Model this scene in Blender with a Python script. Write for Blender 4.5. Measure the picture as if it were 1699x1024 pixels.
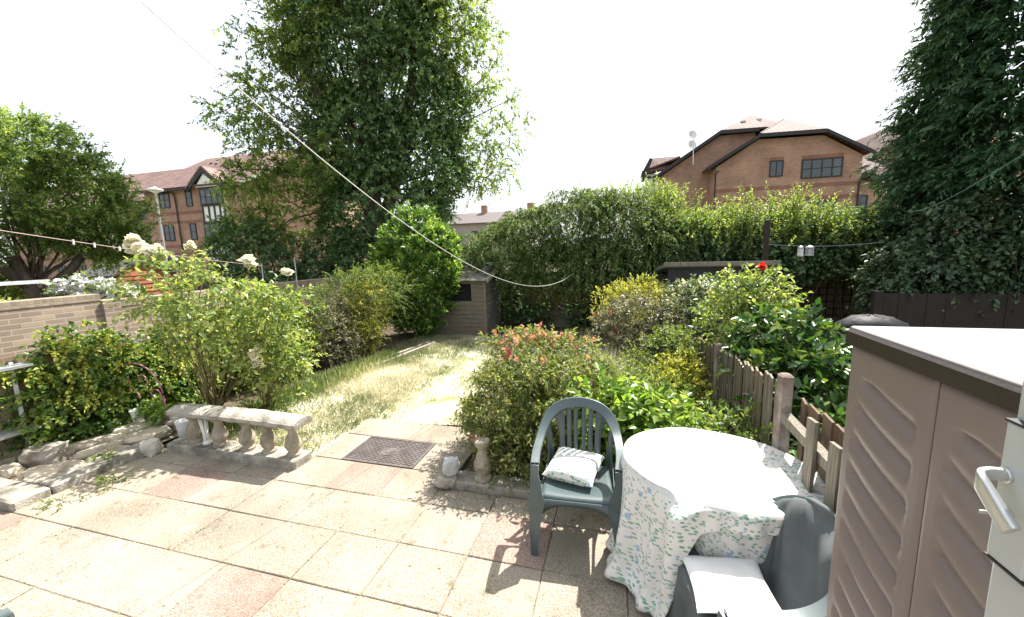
import bpy, bmesh, math, random
import numpy as np
from mathutils import Vector, Matrix, noise
R = math.radians
for o in list(bpy.data.objects): bpy.data.objects.remove(o)
S = bpy.context.scene; C = S.collection
# ---------------------------------------------------------------- camera
cam = bpy.data.objects.new('camera', bpy.data.cameras.new('camera')); C.objects.link(cam)
cam.data.sensor_width = 36; cam.data.lens = 36*650/1699; cam.data.clip_start = 0.05; cam.data.clip_end = 2000
_p, _r, _y = R(8.3), R(1.6), R(15.5)
_f = Vector((0, math.cos(_p), -math.sin(_p))); _x0 = Vector((1, 0, 0)); _u0 = _x0.cross(_f)
_rt = math.cos(_r)*_x0 - math.sin(_r)*_u0; _up = math.sin(_r)*_x0 + math.cos(_r)*_u0
_m = Matrix((_rt, _up, -_f)).transposed().to_4x4()
cam.matrix_world = Matrix.Translation((0, 0, 2.0)) @ Matrix.Rotation(_y, 4, 'Z') @ _m
S.camera = cam
# ---------------------------------------------------------------- sky, sun, exposure
SUN_AZ, SUN_EL = R(28), R(55.5)          # azimuth from +Y towards +X
W = bpy.data.worlds.new('World'); S.world = W; W.use_nodes = True
wn = W.node_tree; bg = wn.nodes['Background']
sky = wn.nodes.new('ShaderNodeTexSky'); sky.sky_type = 'NISHITA'; sky.sun_disc = False
sky.sun_elevation = SUN_EL; sky.sun_rotation = SUN_AZ; sky.air_density = 1.0; sky.dust_density = 5.0; sky.ozone_density = 1.0
mx = wn.nodes.new('ShaderNodeMix'); mx.data_type = 'RGBA'; mx.inputs[0].default_value = 0.5
mx.inputs[7].default_value = (8.2, 8.6, 9.0, 1)          # bright milky summer haze over the blue
wn.links.new(sky.outputs[0], mx.inputs[6]); wn.links.new(mx.outputs[2], bg.inputs[0]); bg.inputs[1].default_value = 0.085
sd = bpy.data.lights.new('sun', 'SUN'); sd.energy = 4.9; sd.angle = R(0.53); sd.color = (1.0, 0.96, 0.905)
so = bpy.data.objects.new('sun', sd); C.objects.link(so)
_d = Vector((math.sin(SUN_AZ)*math.cos(SUN_EL), math.cos(SUN_AZ)*math.cos(SUN_EL), math.sin(SUN_EL)))
so.rotation_euler = _d.to_track_quat('Z', 'Y').to_euler(); so.location = (20, 30, 40)
S.view_settings.view_transform = 'Standard'; S.view_settings.look = 'None'; S.view_settings.gamma = 1
S.view_settings.exposure = 1.43; S.view_settings.use_curve_mapping = False
S.render.engine = 'CYCLES'
S.cycles.max_bounces = 8; S.cycles.transparent_max_bounces = 8

rng = np.random.default_rng(7); random.seed(7)
PI = math.pi
# ---------------------------------------------------------------- materials
def nmat(name):
    m = bpy.data.materials.new(name); m.use_nodes = True
    nt = m.node_tree; return m, nt, nt.nodes['Principled BSDF']
def mat(name, c1, c2=None, scale=6, rough=.7, bump=0.0, bscale=40, metal=0, spec=.4, stretch=(1,1,1), c3=None, s3=.8, contrast=(.35,.65)):
    """two-tone procedural noise material with optional bump; c3 = large soft stains"""
    m, nt, b = nmat(name); N = nt.nodes; L = nt.links
    b.inputs['Roughness'].default_value = rough; b.inputs['Metallic'].default_value = metal
    b.inputs['Specular IOR Level'].default_value = spec
    tc = N.new('ShaderNodeTexCoord'); mp = N.new('ShaderNodeMapping'); mp.inputs['Scale'].default_value = stretch
    L.new(tc.outputs['Object'], mp.inputs[0])
    if c2 is None: c2 = tuple(x*.82 for x in c1)
    nz = N.new('ShaderNodeTexNoise'); nz.inputs['Scale'].default_value = scale; nz.inputs['Detail'].default_value = 6; nz.inputs['Roughness'].default_value = .65
    L.new(mp.outputs[0], nz.inputs['Vector'])
    r = N.new('ShaderNodeValToRGB'); r.color_ramp.elements[0].position = contrast[0]; r.color_ramp.elements[1].position = contrast[1]
    r.color_ramp.elements[0].color = (*c1, 1); r.color_ramp.elements[1].color = (*c2, 1)
    L.new(nz.outputs['Fac'], r.inputs[0]); out = r.outputs[0]
    if c3:
        n3 = N.new('ShaderNodeTexNoise'); n3.inputs['Scale'].default_value = s3; n3.inputs['Detail'].default_value = 5
        L.new(tc.outputs['Object'], n3.inputs['Vector'])
        r3 = N.new('ShaderNodeValToRGB'); r3.color_ramp.elements[0].position = .5; r3.color_ramp.elements[1].position = .68
        L.new(n3.outputs['Fac'], r3.inputs[0])
        x = N.new('ShaderNodeMix'); x.data_type = 'RGBA'; L.new(r3.outputs[0], x.inputs[0]); L.new(out, x.inputs[6]); x.inputs[7].default_value = (*c3, 1); out = x.outputs[2]
    L.new(out, b.inputs['Base Color'])
    if bump:
        n2 = N.new('ShaderNodeTexNoise'); n2.inputs['Scale'].default_value = bscale; n2.inputs['Detail'].default_value = 5
        L.new(mp.outputs[0], n2.inputs['Vector'])
        bp = N.new('ShaderNodeBump'); bp.inputs['Strength'].default_value = bump; bp.inputs['Distance'].default_value = .02
        L.new(n2.outputs['Fac'], bp.inputs['Height']); L.new(bp.outputs[0], b.inputs['Normal'])
    return m
def leafmat(name, dark, mid, light, rough=.45, trans=.35, spec=.35, p=(.15,.55,.95), tc=(2.2,2.1,1.0)):
    m, nt, b = nmat(name); N = nt.nodes; L = nt.links
    a = N.new('ShaderNodeAttribute'); a.attribute_name = 'v'
    r = N.new('ShaderNodeValToRGB'); e = r.color_ramp.elements
    e[0].position = p[0]; e[0].color = (*dark, 1); e[1].position = p[2]; e[1].color = (*light, 1)
    k = e.new(p[1]); k.color = (*mid, 1)
    L.new(a.outputs['Fac'], r.inputs[0]); L.new(r.outputs[0], b.inputs['Base Color'])
    b.inputs['Roughness'].default_value = rough; b.inputs['Specular IOR Level'].default_value = spec
    t = N.new('ShaderNodeBsdfTranslucent'); g = N.new('ShaderNodeMix'); g.data_type = 'RGBA'; g.blend_type = 'MULTIPLY'; g.inputs[0].default_value = 1
    L.new(r.outputs[0], g.inputs[6]); g.inputs[7].default_value = (*tc, 1); L.new(g.outputs[2], t.inputs[0])
    s = N.new('ShaderNodeMixShader'); s.inputs[0].default_value = trans
    L.new(b.outputs[0], s.inputs[1]); L.new(t.outputs[0], s.inputs[2]); L.new(s.outputs[0], N['Material Output'].inputs[0])
    return m
def boxproj(N, L):
    """world position projected along the dominant face direction -> vector (run, height, 0)"""
    ge = N.new('ShaderNodeNewGeometry'); sp = N.new('ShaderNodeSeparateXYZ'); sn = N.new('ShaderNodeSeparateXYZ')
    L.new(ge.outputs['Position'], sp.inputs[0]); L.new(ge.outputs['True Normal'], sn.inputs[0])
    def math_(op, a, b=None, v=None):
        n = N.new('ShaderNodeMath'); n.operation = op; L.new(a, n.inputs[0])
        if b is not None: L.new(b, n.inputs[1])
        if v is not None: n.inputs[1].default_value = v
        return n.outputs[0]
    ax = math_('ABSOLUTE', sn.outputs[0]); ay = math_('ABSOLUTE', sn.outputs[1]); g = math_('GREATER_THAN', ax, ay)
    mx = N.new('ShaderNodeMix'); mx.data_type = 'FLOAT'; L.new(g, mx.inputs[0]); L.new(sp.outputs[0], mx.inputs[2]); L.new(sp.outputs[1], mx.inputs[3])
    cb = N.new('ShaderNodeCombineXYZ'); L.new(mx.outputs[0], cb.inputs[0]); L.new(sp.outputs[2], cb.inputs[1])
    return cb.outputs[0], sn
def brickmat(name, c1, c2, mortar, bw=.225, bh=.075, ms=.01, rough=.85, off=.5, bump=.4, var=None):
    m, nt, b = nmat(name); N = nt.nodes; L = nt.links
    vec, _ = boxproj(N, L)
    t = N.new('ShaderNodeTexBrick'); L.new(vec, t.inputs[0]); t.inputs['Scale'].default_value = 1; t.offset = off
    t.inputs['Brick Width'].default_value = bw; t.inputs['Row Height'].default_value = bh; t.inputs['Mortar Size'].default_value = ms
    t.inputs['Mortar Smooth'].default_value = .2; t.inputs['Bias'].default_value = 0
    t.inputs['Color1'].default_value = (*c1, 1); t.inputs['Color2'].default_value = (*c2, 1); t.inputs['Mortar'].default_value = (*mortar, 1)
    nz = N.new('ShaderNodeTexNoise'); nz.inputs['Scale'].default_value = .9; nz.inputs['Detail'].default_value = 8; L.new(vec, nz.inputs['Vector'])
    r = N.new('ShaderNodeValToRGB'); r.color_ramp.elements[0].position = .3; r.color_ramp.elements[1].position = .7
    r.color_ramp.elements[0].color = (.72, .72, .72, 1); r.color_ramp.elements[1].color = (1.12, 1.1, 1.08, 1); L.new(nz.outputs['Fac'], r.inputs[0])
    x = N.new('ShaderNodeMix'); x.data_type = 'RGBA'; x.blend_type = 'MULTIPLY'; x.inputs[0].default_value = 1
    L.new(t.outputs['Color'], x.inputs[6]); L.new(r.outputs[0], x.inputs[7]); L.new(x.outputs[2], b.inputs['Base Color'])
    b.inputs['Roughness'].default_value = rough; b.inputs['Specular IOR Level'].default_value = .2
    bp = N.new('ShaderNodeBump'); bp.inputs['Strength'].default_value = bump; bp.inputs['Distance'].default_value = .02; bp.invert = True
    L.new(t.outputs['Fac'], bp.inputs['Height']); L.new(bp.outputs[0], b.inputs['Normal'])
    return m
def boardmat(name, c1, c2, c3, axis='Z', scale=6, rough=.8):
    """weathered timber: grain drawn out along one axis plus per-face tone from attribute v"""
    st = {'Z': (14, 14, 1), 'X': (1, 14, 14), 'Y': (14, 1, 14)}[axis]
    m, nt, b = nmat(name); N = nt.nodes; L = nt.links
    tc = N.new('ShaderNodeTexCoord'); mp = N.new('ShaderNodeMapping'); mp.inputs['Scale'].default_value = st; L.new(tc.outputs['Object'], mp.inputs[0])
    nz = N.new('ShaderNodeTexNoise'); nz.inputs['Scale'].default_value = scale; nz.inputs['Detail'].default_value = 8; L.new(mp.outputs[0], nz.inputs['Vector'])
    r = N.new('ShaderNodeValToRGB'); e = r.color_ramp.elements; e[0].position = .3; e[0].color = (*c1, 1); e[1].position = .72; e[1].color = (*c2, 1)
    L.new(nz.outputs['Fac'], r.inputs[0])
    a = N.new('ShaderNodeAttribute'); a.attribute_name = 'v'
    x = N.new('ShaderNodeMix'); x.data_type = 'RGBA'; L.new(a.outputs['Fac'], x.inputs[0]); L.new(r.outputs[0], x.inputs[6]); x.inputs[7].default_value = (*c3, 1)
    L.new(x.outputs[2], b.inputs['Base Color']); b.inputs['Roughness'].default_value = rough; b.inputs['Specular IOR Level'].default_value = .25
    bp = N.new('ShaderNodeBump'); bp.inputs['Strength'].default_value = .35; bp.inputs['Distance'].default_value = .01
    L.new(nz.outputs['Fac'], bp.inputs['Height']); L.new(bp.outputs[0], b.inputs['Normal'])
    return m
# ---------------------------------------------------------------- object helpers
def obj(name, mesh, m=None, parent=None, kind=None):
    o = bpy.data.objects.new(name, mesh); C.objects.link(o)
    if m is not None and not len(mesh.materials): mesh.materials.append(m)
    if parent is not None:
        o.parent = parent; o.matrix_parent_inverse = Matrix.Translation(-Vector(parent.location))
    if kind: o['kind'] = kind
    return o
def tag(o, label, cat, group=None):
    o['label'] = label; o['category'] = cat
    if group: o['group'] = group
    return o
def thing(name, label, cat, loc=(0,0,0), group=None):
    o = bpy.data.objects.new(name, None); C.objects.link(o); o.location = loc; o.empty_display_size = .1
    return tag(o, label, cat, group)
def copy_tree(o, parent=None, **kw):
    c = o.copy(); C.objects.link(c)
    if parent: c.parent = parent
    for ch in list(o.children): copy_tree(ch, c)
    return c
class MB:
    def __init__(s): s.v = []; s.f = []; s.a = []
    def add(s, vs, fs, a=0.0):
        n = len(s.v); s.v += [tuple(p) for p in vs]; s.f += [tuple(n+i for i in f) for f in fs]; s.a += [a]*len(fs); return s
    def box(s, x0, x1, y0, y1, z0, z1, a=0.0, M=None, b=0.0):
        if b <= 0:
            vs = [(x,y,z) for z in (z0,z1) for y in (y0,y1) for x in (x0,x1)]
            fs = [(0,2,3,1),(4,5,7,6),(0,1,5,4),(2,6,7,3),(0,4,6,2),(1,3,7,5)]
        else:                                     # bevelled on the upper rim and vertical edges
            rings = []
            for z, k in ((z0, 0), (z1-b, 0), (z1, b)):
                c = b*.9
                rings.append([(x0+k+c,y0+k,z),(x1-k-c,y0+k,z),(x1-k,y0+k+c,z),(x1-k,y1-k-c,z),(x1-k-c,y1-k,z),(x0+k+c,y1-k,z),(x0+k,y1-k-c,z),(x0+k,y0+k+c,z)])
            vs = sum(rings, []); fs = [tuple(range(7,-1,-1)), tuple(range(16,24))]
            for r in (0, 8):
                for i in range(8): j = (i+1) % 8; fs.append((r+i, r+j, r+8+j, r+8+i))
        if M is not None: vs = [M @ Vector(p) for p in vs]
        return s.add(vs, fs, a)
    def prism(s, pts, d, a=0.0):                  # polygon pts extruded by vector d
        n = len(pts); d = Vector(d); vs = [Vector(p) for p in pts]; vs += [p+d for p in vs]
        fs = [tuple(range(n)), tuple(range(2*n-1, n-1, -1))] + [(i, i+n, (i+1)%n+n, (i+1)%n) for i in range(n)]
        return s.add(vs, fs, a)
    def bar(s, p, q, w, h=None, a=0.0, up=(0,0,1)):
        h = h or w; p = Vector(p); q = Vector(q); t = (q-p).normalized(); u = Vector(up)
        if abs(t.dot(u)) > .98: u = Vector((0,1,0))
        x = t.cross(u).normalized(); y = x.cross(t)
        vs = [c + x*w*.5*i + y*h*.5*j for c in (p, q) for i, j in ((-1,-1),(1,-1),(1,1),(-1,1))]
        return s.add(vs, [(0,1,2,3),(7,6,5,4),(0,4,5,1),(1,5,6,2),(2,6,7,3),(3,7,4,0)], a)
    def tube(s, pts, r, n=8, cap=True, a=0.0):
        P = [Vector(p) for p in pts]; m = len(P); rs = r if hasattr(r, '__len__') else [r]*m
        base = None; vs = []
        for i, p in enumerate(P):
            t = (P[min(i+1, m-1)] - P[max(i-1, 0)]).normalized()
            if base is None: base = t.orthogonal().normalized()
            base = (base - t*base.dot(t)); base = base.normalized() if base.length > 1e-6 else t.orthogonal().normalized()
            c = t.cross(base)
            vs += [p + (base*math.cos(2*PI*k/n) + c*math.sin(2*PI*k/n))*rs[i] for k in range(n)]
        fs = [(i*n+k, i*n+(k+1)%n, (i+1)*n+(k+1)%n, (i+1)*n+k) for i in range(m-1) for k in range(n)]
        if cap: fs += [tuple(range(n-1,-1,-1)), tuple(range((m-1)*n, m*n))]
        return s.add(vs, fs, a)
    def lathe(s, prof, c=(0,0,0), n=24, a=0.0, sx=1, sy=1):
        vs = [(c[0]+r*math.cos(2*PI*k/n)*sx, c[1]+r*math.sin(2*PI*k/n)*sy, c[2]+z) for r, z in prof for k in range(n)]; m = len(prof)
        fs = [(i*n+k, i*n+(k+1)%n, (i+1)*n+(k+1)%n, (i+1)*n+k) for i in range(m-1) for k in range(n)]
        fs += [tuple(range(n-1,-1,-1)), tuple(range((m-1)*n, m*n))]
        return s.add(vs, fs, a)
    def grid(s, P, a=0.0, close=False):           # P[i][j] -> surface
        m = len(P); n = len(P[0]); vs = [p for row in P for p in row]; k = n if close else n-1
        return s.add(vs, [(i*n+j, i*n+(j+1)%n, (i+1)*n+(j+1)%n, (i+1)*n+j) for i in range(m-1) for j in range(k)], a)
    def mesh(s, name='m', smooth=False):
        me = bpy.data.meshes.new(name); me.from_pydata(s.v, [], s.f); me.update()
        at = me.attributes.new('v', 'FLOAT', 'FACE'); at.data.foreach_set('value', s.a)
        if smooth: me.polygons.foreach_set('use_smooth', [True]*len(me.polygons))
        return me
    def build(s, name, m, parent=None, smooth=False, kind=None, angle=None):
        me = s.mesh(name, smooth)
        if angle: me.polygons.foreach_set('use_smooth', [True]*len(me.polygons)); me.set_sharp_from_angle(angle=R(angle))
        return obj(name, me, m, parent, kind)
def solidify(o, t, off=0):
    md = o.modifiers.new('s', 'SOLIDIFY'); md.thickness = t; md.offset = off; return o
def subsurf(o, n=2):
    md = o.modifiers.new('d', 'SUBSURF'); md.levels = n; md.render_levels = n; return o
def bevel(o, w, n=2):
    md = o.modifiers.new('b', 'BEVEL'); md.width = w; md.segments = n; md.limit_method = 'ANGLE'; return o
# ---------------------------------------------------------------- foliage
def nrm(a): return a/np.maximum(np.linalg.norm(a, axis=1, keepdims=True), 1e-9)
def leaf_mesh(name, P, D, Nn, L, Wd, v, fold=.18, curl=.15, pointy=.8):
    """P base points, D leaf directions, Nn normals, L lengths, Wd widths: folded six-point leaves"""
    n = len(P); D = nrm(D); Nn = nrm(Nn - D*(Nn*D).sum(1, keepdims=True)); X = np.cross(D, Nn)
    L = L[:, None]; Wd = Wd[:, None]
    def at(a, b, c): return P + D*L*a + X*Wd*b + Nn*(Wd*c)
    V = np.stack([P, at(.3, -.5, fold), at(.68, -.5*pointy*.75, fold*.8-curl*.3), at(1, 0, -curl), at(.68, .5*pointy*.75, fold*.8-curl*.3), at(.3, .5, fold)], 1).reshape(-1, 3)
    me = bpy.data.meshes.new(name); me.vertices.add(6*n); me.vertices.foreach_set('co', V.astype(np.float32).ravel())
    idx = (np.arange(n)[:, None]*6 + np.array([0, 1, 2, 3, 0, 3, 4, 5])).ravel().astype(np.int32)
    me.loops.add(8*n); me.loops.foreach_set('vertex_index', idx)
    me.polygons.add(2*n); me.polygons.foreach_set('loop_start', np.arange(0, 8*n, 4, dtype=np.int32))
    try: me.polygons.foreach_set('loop_total', np.full(2*n, 4, np.int32))
    except Exception: pass
    me.update(calc_edges=True)
    at_ = me.attributes.new('v', 'FLOAT', 'FACE'); at_.data.foreach_set('value', np.repeat(np.clip(v, 0, 1), 2).astype(np.float32))
    return me
def lump(dirs, seed, amp):
    g = np.random.default_rng(seed); s = np.zeros(len(dirs))
    for k in range(9):
        w = g.normal(size=3)*(2.2 + k*.9); s += np.sin(dirs @ w + g.uniform(0, 6.28))/(1+k*.35)
    return 1 + amp*s/2.2
def in_blobs(blobs, n, r0=.45, amp=.16, seed=1, cull=.62, zmin=None, clump=.42, per=20):
    """points scattered through a union of lumpy ellipsoids (cx,cy,cz,rx,ry,rz), thinned where buried; returns points and outward dirs"""
    g = np.random.default_rng(seed); B = np.array([b[:6] for b in blobs], float)
    wt = (B[:, 3]*B[:, 4]*B[:, 5])**.67; wt = wt/wt.sum(); out = []; outd = []; tot = 0
    for it in range(8):
        k = g.choice(len(B), size=n, p=wt); d = nrm(g.normal(size=(n, 3)))
        lm = np.zeros(n)
        for q in range(len(B)):
            mk = k == q
            if mk.any(): lm[mk] = lump(d[mk], seed*31+q, amp)
        r = (r0**3 + (1-r0**3)*g.uniform(size=n))**(1/3.)*lm
        p = B[k, :3] + d*B[k, 3:6]*r[:, None]
        keep = np.ones(n, bool)
        for q in range(len(B)):
            e = (((p - B[q, :3])/B[q, 3:6])**2).sum(1); keep &= ~((e < cull**2) & (k != q))
        if zmin is not None: keep &= p[:, 2] > zmin
        out.append(p[keep]); outd.append(nrm(d[keep]/B[k[keep], 3:6])); tot += keep.sum()
        if tot >= n: break
    P, D = np.concatenate(out)[:n], np.concatenate(outd)[:n]
    if clump and n > 150:                         # draw shoots together into clumps with gaps between
        K = max(8, n//per); c = P[g.choice(len(P), K, replace=False)]; near = np.zeros(len(P), int)
        for a in range(0, len(P), 2000): near[a:a+2000] = ((P[a:a+2000, None]-c[None])**2).sum(2).argmin(1)
        q = P-c[near]; st = clump*g.uniform(.5, 1.3, K)[near][:, None]; P = P-q*st; D = nrm(D*.8+nrm(q)*.7)
    return P, D
def sprigs(name, P, O, m, parent, ln=.25, k=7, leaf=.05, wd=.5, droop=.3, up=.5, outw=.8, rand=.5, nup=.7, spread=.9, seed=1, vbias=None, vr=(.0,1), stems=None, sr=.003, fold=.18, curl=.15, pointy=.8, zmin=None, name2='foliage'):
    """leafy shoots growing from points P with outward hints O"""
    g = np.random.default_rng(seed); n = len(P)
    D = nrm(O*outw + np.array([0, 0, up]) + g.normal(size=(n, 3))*rand); Ln = ln*g.uniform(.55, 1.35, n)
    t = (np.arange(k)+.6)/k
    dz = np.array([0, 0, -1.])
    pos = P[:, None, :] + D[:, None, :]*(Ln[:, None]*t)[:, :, None] + dz*(droop*Ln[:, None]*t**2)[:, :, None]
    tan = nrm((D[:, None, :] + dz*(2*droop*t)[None, :, None]).reshape(-1, 3))
    lat = np.cross(tan, g.normal(size=tan.shape)); lat = nrm(lat)
    ld = nrm(tan*.75 + lat*spread + dz*droop*.3)
    no = nrm(np.array([0, 0, nup]) + np.repeat(O, k, 0)*.35 + g.normal(size=tan.shape)*.4)
    sv = g.uniform(*vr, n); v = np.repeat(sv, k)*.6 + g.uniform(0, 1, n*k)*.4
    v = v + np.tile((t-.5)*.3, n)
    if vbias is not None: v = v + np.repeat(vbias, k)
    LL = leaf*g.uniform(.65, 1.3, n*k)
    pos = pos.reshape(-1, 3)
    if zmin is not None:
        mk = pos[:, 2] > zmin; pos, ld, no, LL, v = pos[mk], ld[mk], no[mk], LL[mk], v[mk]
    me = leaf_mesh(name, pos, ld, no, LL, LL*wd, v, fold, curl, pointy)
    o = obj(name2, me, m, parent)
    if stems is not None:
        tt = np.array([0, .5, 1.]); sp = P[:, None, :] + D[:, None, :]*(Ln[:, None]*tt)[:, :, None] + dz*(droop*Ln[:, None]*tt**2)[:, :, None]
        a = nrm(np.cross(D, np.array([.3, .2, 1.]))); b = nrm(np.cross(D, a)); r = sr
        V = np.stack([sp[:, i] + (a*math.cos(q) + b*math.sin(q))*r*(1-.35*i) for i in range(3) for q in (0, 2.1, 4.2)], 1).reshape(-1, 3)
        F = [(0,1,4,3),(1,2,5,4),(2,0,3,5),(3,4,7,6),(4,5,8,7),(5,3,6,8)]
        idx = (np.arange(n)[:, None, None]*9 + np.array(F)[None]).reshape(-1).astype(np.int32)
        ms = bpy.data.meshes.new('twigs'); ms.vertices.add(9*n); ms.vertices.foreach_set('co', V.astype(np.float32).ravel())
        ms.loops.add(24*n); ms.loops.foreach_set('vertex_index', idx); ms.polygons.add(6*n)
        ms.polygons.foreach_set('loop_start', np.arange(0, 24*n, 4, dtype=np.int32))
        ms.update(calc_edges=True); obj('twigs', ms, stems, parent)
    return o
def limbs(base, tips, r0, m, parent, name='stems', wob=.12, seed=1, join=.35, n=5, steps=7, taper=.25):
    """curved stems from near base to every tip"""
    g = random.Random(seed); mb = MB()
    for t in tips:
        b = Vector(base) + Vector((g.uniform(-1,1), g.uniform(-1,1), 0))*r0*2.5; t = Vector(t); L = (t-b).length; pts = []
        c = b.lerp(t, .5) + Vector((g.uniform(-1,1)*wob, g.uniform(-1,1)*wob, .12))*L
        for i in range(steps):
            s = i/(steps-1); p = b*(1-s)**2 + c*2*s*(1-s) + t*s*s
            if 0 < i < steps-1: p += Vector((g.uniform(-1,1), g.uniform(-1,1), g.uniform(-1,1)))*L*.018
            pts.append(p)
        mb.tube(pts, [r0*(1-(1-taper)*i/(steps-1)) for i in range(steps)], n)
    return mb.build(name, m, parent, smooth=True)
# ================================================================ materials used
BARK = mat('bark', (.12,.09,.065), (.06,.045,.035), scale=14, bump=.6, bscale=25, stretch=(1,1,.25))
STEM = mat('stem', (.10,.095,.045), (.055,.045,.025), scale=20)
TWIG = mat('woody_twig', (.055,.042,.03), (.03,.024,.018), scale=20)
CONC = mat('old_concrete', (.40,.37,.31), (.21,.19,.155), scale=9, rough=.9, bump=.55, bscale=60, c3=(.13,.12,.09), s3=4)
CONCL = mat('cast_stone', (.40,.355,.28), (.21,.18,.13), scale=7, rough=.9, bump=.4, bscale=45, c3=(.17,.15,.11), s3=5)
SAND = mat('sandstone', (.60,.52,.40), (.38,.32,.23), scale=5, rough=.9, bump=.5, bscale=25, c3=(.22,.19,.14), s3=6)
ROCKM = mat('grey_rock', (.42,.38,.31), (.17,.14,.11), scale=6, rough=.9, bump=.8, bscale=18)
PGREEN = mat('green_grey_plastic', (.062,.088,.088), (.052,.076,.077), scale=3, rough=.33, bump=.08, bscale=250, c3=(.11,.13,.13), s3=3, spec=.6)
WHITE = mat('white_paint', (.78,.78,.75), (.68,.67,.63), scale=8, rough=.5)
BLACKW = mat('black_stained_timber', (.018,.018,.02), (.03,.03,.03), scale=8, rough=.6)
DARK = mat('dark_room_paint', (.008,.008,.01), rough=.9)  # near-black paint for the shade of rooms behind windows
WOODG = boardmat('grey_timber', (.10,.085,.065), (.27,.24,.19), (.19,.14,.09))
WOODN = boardmat('brown_timber', (.13,.075,.04), (.30,.20,.12), (.30,.27,.21))
WOODH = boardmat('shed_boards', (.085,.075,.06), (.21,.19,.155), (.16,.125,.09), axis='X')
WOODY = boardmat('plank_grain', (.17,.15,.12), (.42,.39,.32), (.30,.27,.22), axis='Y')
WOODD = boardmat('dark_boards', (.02,.016,.014), (.045,.035,.03), (.035,.028,.024))
METALW = mat('white_metal', (.72,.73,.74), rough=.35, metal=.0)
GALV = mat('galvanised_steel', (.45,.46,.47), (.38,.39,.40), scale=20, rough=.4, metal=.6)
def glassmat(name, col=(.10,.115,.13), t=.5):
    m, nt, b = nmat(name); b.inputs['Base Color'].default_value = (*col, 1); b.inputs['Roughness'].default_value = .04; b.inputs['Specular IOR Level'].default_value = .9
    tr = nt.nodes.new('ShaderNodeBsdfTransparent'); tr.inputs[0].default_value = (.8,.85,.85,1); s = nt.nodes.new('ShaderNodeMixShader'); s.inputs[0].default_value = t
    nt.links.new(b.outputs[0], s.inputs[1]); nt.links.new(tr.outputs[0], s.inputs[2]); nt.links.new(s.outputs[0], nt.nodes['Material Output'].inputs[0]); return m
GLASS = glassmat('window_glass')  # grey base colour paints in part of the sky's reflection
# ================================================================ ground
GRD = mat('ground_dry', (.17,.15,.09), (.10,.11,.05), scale=.6, rough=1, bump=.3, bscale=3)
SOIL = mat('garden_soil', (.13,.095,.065), (.06,.045,.03), scale=10, rough=1, bump=1, bscale=30)
g = MB(); g.grid([[(x,y,-.06) for x in (-400,-20,-6.2,6,20,400)] for y in (-400,-5,2,11,40,700)]); g.build('ground', GRD, kind='structure')
def uneven(x0,x1,y0,y1,z,amp,nx,ny,seed=0,edge=True):
    P = []
    for j in range(ny+1):
        row = []
        for i in range(nx+1):
            x = x0+(x1-x0)*i/nx; y = y0+(y1-y0)*j/ny
            row.append((x, y, z+amp*noise.noise(Vector((x*1.7+seed, y*1.7, seed)))))
        P.append(row)
    return P
MB().grid(uneven(-6.15,6.5,1.5,10.7,-.035,.012,60,60)).build('garden_soil', SOIL, smooth=True, kind='structure')
# lawn: straw and green patches
m, nt, b = nmat('dry_lawn'); N = nt.nodes; L = nt.links
tc = N.new('ShaderNodeTexCoord'); n1 = N.new('ShaderNodeTexNoise'); n1.inputs['Scale'].default_value = 1.6; n1.inputs['Detail'].default_value = 7; L.new(tc.outputs['Object'], n1.inputs['Vector'])
r1 = N.new('ShaderNodeValToRGB'); e = r1.color_ramp.elements; e[0].position = .36; e[0].color = (.22,.24,.10,1); e[1].position = .60; e[1].color = (.66,.61,.48,1); k = e.new(.46); k.color = (.48,.45,.31,1)
L.new(n1.outputs['Fac'], r1.inputs[0]); n2 = N.new('ShaderNodeTexNoise'); n2.inputs['Scale'].default_value = 45; n2.inputs['Detail'].default_value = 4; L.new(tc.outputs['Object'], n2.inputs['Vector'])
x = N.new('ShaderNodeMix'); x.data_type = 'RGBA'; x.blend_type = 'OVERLAY'; x.inputs[0].default_value = .8; L.new(r1.outputs[0], x.inputs[6]); L.new(n2.outputs['Fac'], x.inputs[7]); L.new(x.outputs[2], b.inputs['Base Color'])
b.inputs['Roughness'].default_value = 1; bp = N.new('ShaderNodeBump'); bp.inputs['Strength'].default_value = .8; bp.inputs['Distance'].default_value = .03; L.new(n2.outputs['Fac'], bp.inputs['Height']); L.new(bp.outputs[0], b.inputs['Normal'])
LAWN = m
def lawn_left(v): return -4.95 + (v-4.2)*.1 if v > 4.2 else -4.6
def lawn_right(v): return -1.75 if v < 4 else min(-1.3, -1.75+(v-4)*.12)
P = []
for j in range(40):
    v = 3.02 + (8.75-3.02)*j/39; a, c = lawn_left(v) + .05*math.sin(v*5), lawn_right(v)
    if v < 3.95: c = -2.97
    P.append([(a+(c-a)*i/24, v, -.012+.012*noise.noise(Vector((a+(c-a)*i/24, v*1.3, 0))*1.5)) for i in range(25)])
MB().grid(P).build('lawn', LAWN, smooth=True, kind='structure')
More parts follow.
